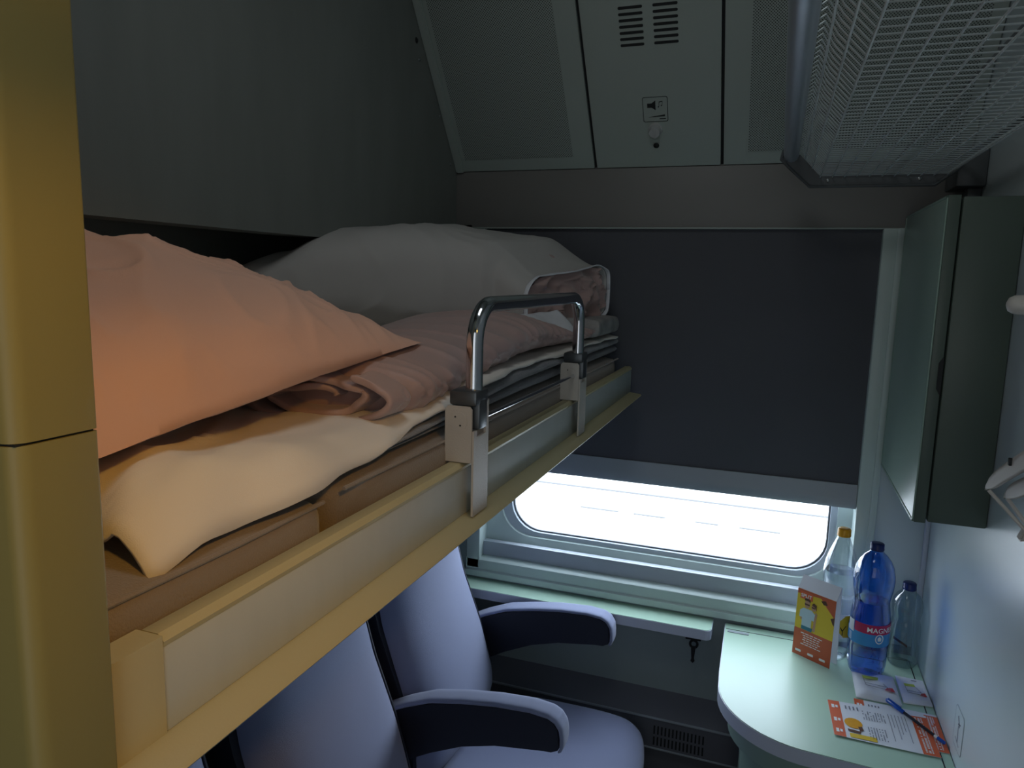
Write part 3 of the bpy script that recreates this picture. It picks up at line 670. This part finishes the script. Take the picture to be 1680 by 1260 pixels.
# ------------------------------------------------------------------ recliner seats
def make_seat(yc, label):
    t = thing('train_seat', label, 'seat', (-.6, yc, FZ), 'seats in a row under the berth')
    hw = .208
    # centre line of the backrest front surface, x as function of z
    def bx(z): 
        pts_ = [(.55, -.690), (.68, -.700), (.80, -.735), (.95, -.790), (1.10, -.825), (1.25, -.850), (1.40, -.870)]
        for (a, xa), (b, xb) in zip(pts_, pts_[1:]):
            if z <= b: return xa+(xb-xa)*(z-a)/(b-a)
        return pts_[-1][1]
    def front(u, v):
        z = .56+.84*v; s = u*2-1
        wz = hw*(.93+.07*math.cos((v-.25)*4)) * (1-.30*max(0, (v-.86)/.14)**2)
        bulge = .030*(1-s*s) - .035*max(0, 1-v/.10)
        e = (1-abs(s)**6)**.5
        top = max(0, (v-.90)/.10)
        return Vector((bx(z)+bulge*.7-.05*(1-e)-.05*top**2, yc+wz*s, z))
    bm = B(); vs = grid(bm, front, 30, 40)
    # close with a rear face 6 cm behind
    def back(u, v):
        p = front(u, v); return Vector((bx(.56+.84*v)-.055, p.y*1.0, p.z))
    vb = grid(bm, back, 30, 40)
    for j in range(40):
        for g in ((0, ), (-1, )):
            i = g[0]; bm.faces.new((vs[i][j], vb[i][j], vb[i][j+1], vs[i][j+1]))
    for i in range(30):
        for j in (0, -1): bm.faces.new((vs[i][j], vs[i+1][j], vb[i+1][j], vb[i][j]))
    bk = obj('backrest', bm, M['seat'], t, 60)
    for s in (1,):
        bm = B(); tube(bm, [front(.5+s*.462, v/20)+Vector((.0025, 0, 0)) for v in range(1, 19)], .0035, 6); obj('piping', bm, M['seatshell'], bk)
    bm = B(); prism(bm, [(bx(z)-.056, z) for z in (.40, .56, .68, .80, .95, 1.10, 1.25, 1.39)] + [(bx(z)-.12, z) for z in (1.39, 1.1, .8, .40)], 'y', yc-hw-.012, yc+hw+.012); obj('back_shell', bm, M['seatshell'], t)
    # seat cushion
    bm = B()
    def sec(tt):
        y = yc-hw-.004+(2*hw+.008)*tt; e = min(1, min(tt, 1-tt)/.10); k = math.sqrt(1-(1-e)**2)
        return y, k
    def cf(u, v):
        y, k = sec(v); a = u*2*PI; ca, sa = math.cos(a), math.sin(a)
        x = -.475+.235*math.copysign(abs(ca)**.42, ca)*(.90+.10*k); z = .545+.055*math.copysign(abs(sa)**.6, sa)*(.35+.65*k)
        x -= .03*(abs(v*2-1)**3) if ca > 0 else 0
        z += .012*math.cos((x+.40)*5)*(1 if sa > 0 else 0)-.03*max(0, (x+.33)/.1)**2*(1 if sa > 0 else .3)
        return Vector((x, y, z))
    vs = grid(bm, cf, 56, 34, True)
    for j in (0, -1): bm.faces.new([r[j] for r in vs])
    obj('seat_cushion', bm, M['seat'], t, 60)
    bm = B(); box(bm, -.72, -.28, yc-hw, yc+hw, .40, .495, .01); box(bm, -.70, -.34, yc-.15, yc+.15, FZ, .40, .01); obj('pedestal', bm, M['seatshell'], t)
    return t
for yc, lb in ((1.660, 'blue-grey train seat nearest the window'), (1.160, 'blue-grey train seat in the middle of the row, partly hidden by the berth'), (.660, 'blue-grey train seat nearest the camera, almost wholly hidden by the berth')):
    make_seat(yc, lb)
def armrest(yc, label):
    t = thing('armrest', label, 'armrest', (-.6, yc, .70), 'armrests between the seats'); hy = .024
    ctl = [(-.800, .730, .045), (-.745, .758, .046), (-.680, .785, .046), (-.600, .802, .046), (-.520, .814, .046), (-.440, .820, .045), (-.400, .820, .041)]
    # side profile: upper and lower curves with rounded nose
    up = [(x, z+h) for x, z, h in ctl] + [(-.384, .853), (-.374, .838)]
    lo = [(-.371, .800), (-.377, .788), (-.392, .780), (-.440, .777), (-.520, .765), (-.600, .742), (-.680, .705), (-.745, .668), (-.800, .640)]
    bm = B(); prism(bm, up+lo, 'y', yc-hy, yc+hy)
    bmesh.ops.bevel(bm, geom=[e for e in bm.edges if abs(e.verts[0].co.y-e.verts[1].co.y) < 1e-6], offset=.004, segments=2, affect='EDGES')
    obj('core', bm, M['seatshell'], t, 50)
    path = up + [(-.371, .820), (-.371, .800), (-.375, .790)]
    bm = B()
    def pf(u, v):
        x = u*(len(path)-1); i = min(len(path)-2, int(x)); f_ = x-i; p = Vector((path[i][0], path[i][1])).lerp(Vector((path[i+1][0], path[i+1][1])), f_)
        a_, b_ = path[i], path[i+1]; tn = Vector((b_[0]-a_[0], b_[1]-a_[1])).normalized(); nn = Vector((-tn.y, tn.x))
        s = v*2-1; h = .005*math.sqrt(max(0, 1-s**4)); 
        return Vector((p.x+nn.x*h, yc+(hy+.003)*s, p.y+nn.y*h))
    grid(bm, pf, 90, 12); o = obj('arm_pad', bm, M['seat'], t, 70); so = o.modifiers.new('thick', 'SOLIDIFY'); so.thickness = .003; so.offset = 1
    return t
armrest(1.905, 'curved padded armrest nearest the window')
armrest(1.410, 'curved padded armrest between the middle and far seats')

# ------------------------------------------------------------------ things on the table
TZ = .8412
def bottle(name, label, c, prof, shell, cap, capr, caph, water=None, level=0, mod=None):
    t = thing(name, label, 'bottle', c)
    bm = B(); lathe(bm, prof, c, 48, mod, caps=False)
    bm.verts.ensure_lookup_table(); 
    obj('shell', bm, shell, t, 60)
    zt = prof[-1][1]
    if water:
        p2 = [(max(.001, r-.0022), z+.002) for r, z in prof if z < level] ; 
        rl = p2[-1][0]; p2.append((rl, level))
        bm = B(); lathe(bm, p2, c, 48, mod); obj('water', bm, water, t, 60)
    bm = B(); lathe(bm, [(capr, zt-.004), (capr*1.04, zt-.003), (capr*1.04, zt+.001), (capr, zt+.002), (capr, zt+caph-.002), (capr-.002, zt+caph), (.001, zt+caph)], c, 32, lambda a, z: 1+.012*math.cos(a*16)); obj('cap', bm, cap, t, 50)
    return t
class Sub:
    def __init__(s, f, x, y, h): s.f = f; s.x = x; s.y = y; s.h = h
    def __call__(s, x, y, h=0): return s.f(s.x+x, s.y+y, s.h+h)
# blue bottle
cb = (.270, 1.905, TZ)
pb = [(.001, .006), (.020, .004), (.034, .0), (.041, .010), (.0445, .030), (.0450, .060), (.0452, .075), (.0445, .078), (.0450, .081), (.0455, .12), (.0450, .150), (.0430, .165), (.0405, .180), (.0395, .190), (.0415, .202), (.0450, .220), (.0465, .240), (.0455, .258), (.0420, .276), (.0350, .292), (.0250, .305), (.0160, .313), (.0140, .318), (.0140, .321)]
bt = bottle('water_bottle', 'blue ribbed plastic water bottle with red label, in the middle of three bottles', cb, pb, M['bluepet'], M['bluecap'], .0155, .014, M['bluewater'], .190, lambda a, z: 1+(.06*math.cos(a*5)*max(0, 1-z/.035)) + (.012*math.cos(a*6) if .17 < z < .29 else 0))
def wrap(c, r, a0):
    def f(x, y, h=0): a = a0+x/r; return Vector((c[0]+(r+h)*math.cos(a), c[1]+(r+h)*math.sin(a), c[2]+y))
    return f
def band(c, r, a0, a1, z0, z1, m, parent, name='label', t=.0004):
    bm = B(); 
    def f(u, v): a = a0+(a1-a0)*u; return Vector((c[0]+r*math.cos(a), c[1]+r*math.sin(a), c[2]+z0+(z1-z0)*v))
    grid(bm, f, 40, 1); o = obj(name, bm, m, parent); return o
ca_ = math.atan2(-1.89, -.256)   # direction from the bottle towards the viewer
lbl = band(cb, .0462, ca_-2.2, ca_+2.2, .086, .122, M['bluelabel'], bt)
band(cb, .0465, ca_-.75, ca_+2.2, .118, .142, M['magenta'], bt, 'red_label')
band(cb, .0465, ca_-1.25, ca_-.80, .112, .142, M['white'], bt, 'white_label_field')
bm = B(); text(bm, 'MAGNESIA', .0175, Sub(wrap(cb, .0470, ca_-.10), 0, .1235, 0), .0002)
wl = wrap(cb, .0470, ca_+.55)
rr = [(0.0105*math.cos(a*PI/12), .108+.0125*math.sin(a*PI/12)) for a in range(24)]; ri = [(0.008*math.cos(a*PI/12), .108+.010*math.sin(a*PI/12)) for a in range(24)]
A = [bm.verts.new(wl(*p)) for p in rr]; C_ = [bm.verts.new(wl(*p)) for p in ri]
for i in range(24): bm.faces.new((A[i], A[(i+1) % 24], C_[(i+1) % 24], C_[i]))
pts_ = [(-.004, .103), (.004, .103), (.005, .110), (0, .115), (-.005, .110)]; bm.faces.new([bm.verts.new(wl(*p)) for p in pts_])
for i in range(5):
    bm.faces.new([bm.verts.new(wrap(cb, .0470, ca_-1.12)(x, y)) for x, y in rect(0, .010, .090+i*.004, .0915+i*.004)])
obj('lettering', bm, M['white_ink'], bt)
# clear bottle with amber cap
cc = (.200, 1.962, TZ)
pc = [(.001, .008), (.018, .006), (.030, .0), (.0375, .008), (.0400, .025), (.0400, .060), (.0395, .064), (.0400, .068), (.0402, .13), (.0405, .195), (.0408, .200), (.0405, .205), (.0410, .225), (.0400, .240), (.0370, .258), (.0310, .278), (.0230, .300), (.0170, .315), (.0140, .322), (.0140, .327)]
bc = bottle('water_bottle', 'clear plastic water bottle with orange cap, left of the blue one', cc, pc, M['clearpet'], M['amber'], .0158, .016, M['water'], .232, lambda a, z: 1+(.05*math.cos(a*5)*max(0, 1-z/.03)))
ca2 = math.atan2(-1.97, -.204)
band(cc, .0412, ca2-.1, ca2+1.1, .066, .128, M['paper'], bc)
bm = B(); wy = wrap(cc, .0418, ca2+.40); grid(bm, lambda u, v: wy(-.018+.036*u, (.092-.024*min(1, u*1.6))*(1-v)+(.100+.026*min(1, u*1.5))*v), 14, 4); obj('yellow_label', bm, M['yellow'], bc)
bm = B(); wy = wrap(cc, .0423, ca2+.40)
for q in (((-.006, .095), (-.004, .096), (.001, .086), (-.001, .085)), ((.008, .100), (.010, .099), (.001, .085), (-.001, .086)), ((-.0005, .074), (.0015, .074), (.0015, .087), (-.0005, .087))): bm.faces.new([bm.verts.new(wy(*p)) for p in q])
wy = wrap(cc, .0416, ca2-.02); bm.faces.new([bm.verts.new(wy(*p)) for p in rect(0, .004, .074, .095)])
obj('label_print', bm, M['ink'], bc)
# small empty bottle
cs_ = (.363, 1.985, TZ)
ps = [(.001, .005), (.018, .004), (.030, .0), (.0345, .008), (.0360, .03), (.0360, .095), (.0345, .108), (.0320, .118), (.0305, .124), (.0325, .132), (.0345, .145), (.0350, .158), (.0330, .172), (.0270, .184), (.0180, .193), (.0140, .198), (.0140, .203)]
bs_ = bottle('water_bottle', 'small empty plastic bottle with dark cap in the corner behind the blue one', cs_, ps, M['greypet'], M['bluecap'], .0155, .014)
ca3 = math.atan2(-1.99, -.358)
bm = B(); wy = wrap(cs_, .0365, ca3-.7)
for q in (((0, .072), (.034, .060), (.034, .066), (0, .079)),): bm.faces.new([bm.verts.new(wy(*p)) for p in q])
obj('label_strip', bm, M['brown'], bs_)

# table-tent card: slightly leaning front, roof flap, back
LF = thing('card_display', 'orange and yellow folded advertising card standing before the clear bottle', 'card', (.14, 1.94, TZ))
p0 = Vector((.100, 1.935, TZ)); p1 = Vector((.187, 1.880, TZ))     # foot line of the front
ux = (p1-p0); W_ = ux.length; ux.normalize(); inw = Vector((-ux.y, ux.x, 0)) * (1 if Vector((-ux.y, ux.x, 0)).y > 0 else -1)
H_ = .178
fr = Fr(p0, ux, Vector((0, 0, 1))+inw*.03)
nrm = fr.n if fr.n.y < 0 else -fr.n; fr.n = nrm
def cardbox():
    bm = B(); pro = [(0, 0), (.030*0+H_*.03, H_), (.026, H_+.030), (.028, H_+.029), (.036, .0), (.034, 0), (.0255, H_+.026), (H_*.03+.0012, H_-.001), (.0012, 0)]
    A = [bm.verts.new(p0+inw*a+Vector((0, 0, b))) for a, b in pro]; C = [bm.verts.new(p1+inw*a+Vector((0, 0, b))) for a, b in pro]; n = len(pro)
    for i in range(n): bm.faces.new((A[i], A[(i+1) % n], C[(i+1) % n], C[i]))
    bm.faces.new(A); bm.faces.new(C[::-1]); return bm
obj('card', cardbox(), M['paper'], LF, 20)
bm = B(); plate(bm, fr, rect(.0, W_, .0, .072), .0002, .0006); obj('orange_field', bm, M['redbox'], LF)
bm = B(); plate(bm, fr, [(0, H_-.001), (0, H_-.014), (W_*.35, H_-.010), (W_*.62, H_-.008), (W_*.72, H_-.020), (W_, H_-.048), (W_, H_-.001)], .0004, .0009); obj('orange_corner', bm, M['redbox'], LF)
bm = B(); plate(bm, fr, [(W_*.62, H_-.014), (W_*.74, H_-.010), (W_*.80, H_-.020), (W_*.70, H_-.022)], .0009, .0012); obj('dark_shape', bm, M['brown'], LF)
bm = B(); plate(bm, fr, [(W_*.90, H_-.050), (W_, H_-.044), (W_, H_-.066), (W_*.96, H_-.062)], .0009, .0012); obj('dark_shape', bm, M['brown'], LF)
bm = B(); plate(bm, fr, rect(.0, W_, .072, H_-.001), .0002, .0005); obj('yellow_field', bm, M['yellow'], LF)
bm = B(); plate(bm, fr, rect(.008, .042, H_-.025, H_-.006), .0009, .0012); obj('title_field', bm, M['orange'], LF)
bm = B(); text(bm, 'SPLIT', .0125, Sub(fr, .0100, H_-.020, .0013), .0003)
for i, (a, b) in enumerate(((.018, .078), (.024, .072), (.026, .070), (.024, .074), (.028, .068), (.020, .076))): 
    for k in range(5): plate(bm, fr, rect(a+(b-a)*k/5+.0008, a+(b-a)*(k+1)/5-.0012, .062-i*.0058, .0640-i*.0058), .0007, .0009)
for a in (.008, .042, .074): plate(bm, fr, rrect(a, a+.016, .010, .016, .002, 3), .0007, .0009)
obj('lettering', bm, M['white_ink'], LF)
def ell(cx, cy, rx, ry, n=16): return [(cx+rx*math.cos(2*PI*i/n), cy+ry*math.sin(2*PI*i/n)) for i in range(n)]
def pr(name, m, polys, h=.0008):
    bm = B()
    for q in polys: plate(bm, fr, q, h, h+.0003)
    return obj(name, bm, m, LF)
pr('printed_arms', M['skin'], [ell(.029, .142, .0075, .0105), ell(.047, .138, .0065, .0090), [(.012, .118), (.020, .122), (.022, .100), (.014, .096)], [(.046, .116), (.056, .108), (.055, .076), (.048, .078), (.050, .098)], [(.052, .130), (.058, .124), (.056, .108), (.050, .112)]])
pr('printed_shirts', M['tee'], [[(.020, .130), (.042, .130), (.052, .122), (.050, .104), (.044, .104), (.044, .080), (.018, .080), (.018, .104), (.010, .104), (.011, .122)]], .0010)
pr('printed_hair', M['brown'], [[(.0205, .150), (.022, .156), (.030, .158), (.037, .154), (.037, .148), (.030, .151)], [(.041, .145), (.046, .151), (.054, .147), (.055, .132), (.051, .140)], [(.022, .143), (.036, .143), (.035, .139), (.023, .139)], [(.041, .140), (.051, .139), (.050, .136), (.042, .137)]], .0012)
pr('printed_trousers', M['jeans'], [[(.018, .083), (.048, .083), (.047, .073), (.018, .073)]], .0012)

# packets, brochures, pen
def lay(pts): return [Vector((x, y, 0)) for x, y in pts]
def quadslab(bm, q, z0, z1, puff=0, n=14, seed=0):
    q = lay(q)
    def f(u, v, s):
        p = q[0]*(1-u)*(1-v)+q[1]*u*(1-v)+q[2]*u*v+q[3]*(1-u)*v; k = (max(0, (1-(2*u-1)**4)*(1-(2*v-1)**4)))**.5
        return Vector((p.x, p.y, (z0+(z1-z0)*1 + puff*k+puff*.5*ns(p, 30, seed)*k) if s else z0))
    grid(bm, lambda u, v: f(u, v, 1), n, n); 
    A = [f(0, 0, 0), f(1, 0, 0), f(1, 1, 0), f(0, 1, 0)]; Bq = [f(0, 0, 1), f(1, 0, 1), f(1, 1, 1), f(0, 1, 1)]
    a = [bm.verts.new(p) for p in A]; bm.faces.new(a)
    for i in range(4): bm.faces.new([bm.verts.new(p) for p in (A[i], A[(i+1) % 4], Bq[(i+1) % 4], Bq[i])])
    bmesh.ops.remove_doubles(bm, verts=bm.verts, dist=.00005); return bm
def inq(q, u, v):
    q = lay(q); return q[0]*(1-u)*(1-v)+q[1]*u*(1-v)+q[2]*u*v+q[3]*(1-u)*v
def mark(bm, q, uv, z):
    vs = [bm.verts.new(inq(q, u, v)+Vector((0, 0, z))) for u, v in uv]; 
    f = bm.faces.new(vs); 
    f.normal_update()
    return bm
def uvbox(u0, u1, v0, v1): return [(u0, v0), (u1, v0), (u1, v1), (u0, v1)]
# brochures (corners: far-left, far-right, near-right, near-left)
q2 = [(.232, 1.760), (.402, 1.7555), (.402, 1.612), (.232, 1.610)]
q1 = [(.174, 1.728), (.378, 1.742), (.382, 1.588), (.180, 1.590)]
def brochure(q, z, label):
    t = thing('brochure', label, 'brochure', (q[0][0], q[0][1], z), None)
    bm = B(); quadslab(bm, q, z, z+.0006); obj('sheet', bm, M['paper'], t)
    zz = z+.0010
    for ub in (uvbox(.001, .12, .002, .998), uvbox(.84, .998, .06, .998)):
        bm = B(); mark(bm, q, ub, zz); obj('orange_band', bm, M['orange'], t)
    bm = B(); zt = z+.0014
    for k in range(26):
        v = .10+k*.033
        for j, (u, w_) in enumerate(((.87, .018), (.90, .022), (.93, .014))):
            if random.random() < .85: mark(bm, q, uvbox(u, u+w_, v, v+.022), zt)
    for v in (.12, .50, .80): 
        mark(bm, q, uvbox(.03, .06, v, v+.10), zt); mark(bm, q, uvbox(.07, .095, v+.01, v+.08), zt)
    obj('lettering', bm, M['white_ink'], t)
    bm = B()
    for j in range(9):
        for k in range(7):
            if random.random() < .8: mark(bm, q, uvbox(.34+j*.026, .350+j*.026, .17+k*.036, .198+k*.036), zt)
    for j in range(7):
        for k in range(9):
            if random.random() < .8: mark(bm, q, uvbox(.36+j*.027, .370+j*.027, .60+k*.034, .627+k*.034), zt)
    for j, L in enumerate((.70, .35, .62, .48, .40, .66)):
        mark(bm, q, uvbox(.60+j*.034, .606+j*.034, .14, .14+L), zt)
    for k in range(4): mark(bm, q, uvbox(.17+k*.04, .185+k*.04, .10, .20), zt)
    obj('body_text', bm, M['greyink'], t)
    return t, zt
brochure(q2, TZ-.0004, 'orange-edged menu brochure lying against the side wall, partly underneath another')
bt1, zt = brochure(q1, TZ+.0010, 'orange-edged menu brochure with food pictures, topmost and nearest the table edge')
bm = B(); mark(bm, q1, [(.17+.09*math.cos(a*PI/8)+.05, .58+.14*math.sin(a*PI/8)) for a in range(16)][::-1], zt); obj('burger_picture', bm, M['amber'], bt1)
bm = B(); mark(bm, q1, [(.26, .66), (.30, .64), (.31, .74), (.27, .78)], zt+.0004); mark(bm, q1, [(.15, .76), (.28, .78), (.27, .84), (.15, .82)], zt+.0004); obj('dish_picture', bm, M['brown'], bt1)
bm = B(); mark(bm, q1, uvbox(.16, .42, .86, .97), zt); obj('plate_picture', bm, M['yellow'], bt1)
# white paper packets
k1 = [(.238, 1.897), (.3315, 1.893), (.3345, 1.766), (.2385, 1.766)]
k2 = [(.338, 1.905), (.398, 1.902), (.401, 1.790), (.3395, 1.782)]
for q, lb, sd, pf_ in ((k2, 'flat white paper packet with red triangle, between the first packet and wall', 3, .003), (k1, 'puffy white paper packet with printed card drawing, in front of the blue bottle', 2, .008)):
    t = thing('paper_packet', lb, 'packet', (q[0][0], q[0][1], TZ))
    bm = B(); quadslab(bm, q, TZ, TZ+.003, pf_, 18, sd); obj('pouch', bm, M['paper'], t, 60)
    zz = TZ+.003+pf_*1.28
    bm = B(); mark(bm, q, [(.20, .32), (.58, .30), (.60, .40), (.22, .42)], zz); obj('lime_mark', bm, M['lime'], t)
    bm = B(); mark(bm, q, [(.74, .62), (.86, .60), (.90, .74), (.66, .72)], zz); obj('red_mark', bm, M['red'], t)
    bm = B()
    for a, b in (((.22, .42), (.26, .66)), ((.26, .66), (.80, .70)), ((.60, .40), (.80, .70)), ((.26, .58), (.72, .60))):
        d = (b[0]-a[0], b[1]-a[1]); L = math.hypot(*d); n_ = (-d[1]/L*.008, d[0]/L*.008)
        mark(bm, q, [(a[0]-n_[0], a[1]-n_[1]), (b[0]-n_[0], b[1]-n_[1]), (b[0]+n_[0], b[1]+n_[1]), (a[0]+n_[0], a[1]+n_[1])], zz+.0001)
    mark(bm, q, uvbox(.52, .72, .13, .16), zz); obj('line_drawing', bm, M['greyink'], t)
# pen
PN = thing('ballpoint_pen', 'blue capped ballpoint pen lying across the brochures', 'pen', (.35, 1.69, TZ+.004))
a = Vector((.302, 1.768, TZ+.0085)); b = Vector((.396, 1.636, TZ+.0075))
L = lambda t: a.lerp(b, t)
bm = B(); tube(bm, [L(0), L(.02), L(.30), L(.32)], [.0030, .0046, .0046, .0036], 12)
d = (b-a).normalized(); s_ = Vector((d.y, -d.x, 0)); tube(bm, [L(.03)+Vector((0, 0, .006)), L(.26)+Vector((0, 0, .0058))], .0014, 6); obj('cap', bm, M['penblue'], PN)
bm = B(); tube(bm, [L(.31), L(.85)], .0034, 6); obj('barrel', bm, M['penblack'], PN)
bm = B(); tube(bm, [L(.84), L(.90)], .0036, 6); obj('collar', bm, M['white'], PN)
bm = B(); tube(bm, [L(.89), L(.99), L(1)], [.0040, .0040, .0025], 10); obj('end_plug', bm, M['penblue'], PN)

# sticker on the side wall
fw = Fr((XR_-.0004, 1.581, .915), (0, -1, 0), (0, 0, 1)); fw.n = Vector((-1, 0, 0))
ST = thing('wall_sticker', 'small outlined pictogram sticker on the side wall just above the table', 'sticker', (XR_-.001, 1.581, .915))
bm = B(); plate(bm, fw, rrect(-.034, .034, -.042, .042, .010), .0, .0004); obj('backing', bm, M['wall'], ST)
bm = B(); o_, i_ = rrect(-.033, .033, -.041, .041, .009), rrect(-.0320, .0320, -.040, .040, .008)
A = [bm.verts.new(fw(x, y, .0006)) for x, y in o_]; C_ = [bm.verts.new(fw(x, y, .0006)) for x, y in i_]
for i in range(len(A)): j = (i+1) % len(A); bm.faces.new((A[i], A[j], C_[j], C_[i]))
for q in (((-.012, .024), (-.006, .028), (.008, .010), (.004, .006)), ((-.006, .012), (.012, .018), (.012, .015), (-.006, .008)), ((-.004, .008), (0, .008), (.004, -.026), (-.002, -.026)), ((-.016, -.022), (.014, -.028), (.014, -.030), (-.016, -.024))): plate(bm, fw, q, .0005, .0007)
obj('outline', bm, M['greyink'], ST)

# peg on the wall and folding hangers
PG = thing('wall_peg', 'pale rounded peg sticking out of the side wall above the hangers', 'peg', (XR_, 1.30, 1.774))
bm = B(); pts_ = [(XR_-.001, 1.30, 1.774), (.345, 1.30, 1.774), (.334, 1.30, 1.774), (.328, 1.30, 1.774), (.325, 1.30, 1.774)]; tube(bm, pts_, [.0155, .0150, .0140, .0105, .004], 20); obj('shaft', bm, M['hanger'], PG)
bm = B(); tube(bm, [(XR_-.0015, 1.30, 1.774), (XR_-.006, 1.30, 1.774)], .024, 24); obj('rosette', bm, M['hanger'], PG)
# folding coat hangers: flat shoulder arms, thin cross bar, seen from their ends
def hanger(dy, dx, tilt, label, jz=0):
    t = thing('coat_hanger', label, 'coat hanger', (.36+dx, 1.10+dy, 1.56), 'coat hangers on the side wall')
    def arm(e, w, tp):
        # flat curved shoulder from the hook joint out to the tip e
        j = Vector((.388+dx, .98+dy, 1.655+tilt+jz)); bm = B()
        def f(u, v):
            p = j.lerp(e, u); p.z += .018*math.sin(u*PI)
            ww = w*(.85+.15*math.sin(u*PI))*(math.sqrt(max(0, 1-((u-.90)/.10)**2)) if u > .90 else 1)
            return p+Vector((0, 0, (v-.5)*ww-(.004*math.cos((v-.5)*5))))
        grid(bm, f, 40, 6); o = obj('shoulder', bm, M['hanger'], t, 60); so = o.modifiers.new('thick', 'SOLIDIFY'); so.thickness = .006; so.offset = 0
        bm = B(); q = f(.80, 1.0); box(bm, q.x-.006, q.x+.006, q.y-.0035, q.y+.0035, q.z-.010, q.z+.001, .001); obj('strap_notch', bm, M['ink'], o)
    e1 = Vector((.318+dx, 1.255+dy, 1.498+tilt)); arm(e1, .030, 0)
    bm = B(); tube(bm, [e1+Vector((.002, -.002, -.003)), Vector((.366+dx*.5, 1.225+dy, 1.446+tilt)), Vector((.392+dx, 1.10+dy, 1.420+tilt))], .0030, 8); obj('cross_bar', bm, M['hanger'], t)
    bm = B(); tube(bm, [(.388+dx, .98+dy, 1.665+tilt), (.388+dx, .97+dy, 1.70+tilt), (.392+dx, .97+dy, 1.72+tilt), (.400, .975+dy, 1.728+tilt)], .0028, 8); obj('hook', bm, M['chrome'], t)
hanger(0, 0, 0, 'beige plastic coat hanger nearest the cabinet, upper of the pair')
hanger(-.02, .020, -.005, 'beige plastic coat hanger lying behind its twin close to the wall', -.05)
HK = thing('coat_hook', 'pale teardrop coat hook low on the side wall below the hangers', 'coat hook', (XR_, 1.27, 1.44))
bm = B(); prism(bm, [(XR_-.001, 1.462), (.392, 1.458), (.380, 1.446), (.372, 1.430), (.369, 1.418), (.376, 1.417), (XR_-.001, 1.424)], 'y', 1.262, 1.278)
bmesh.ops.bevel(bm, geom=list(bm.edges), offset=.003, segments=2, affect='EDGES'); obj('hook', bm, M['hanger'], HK)
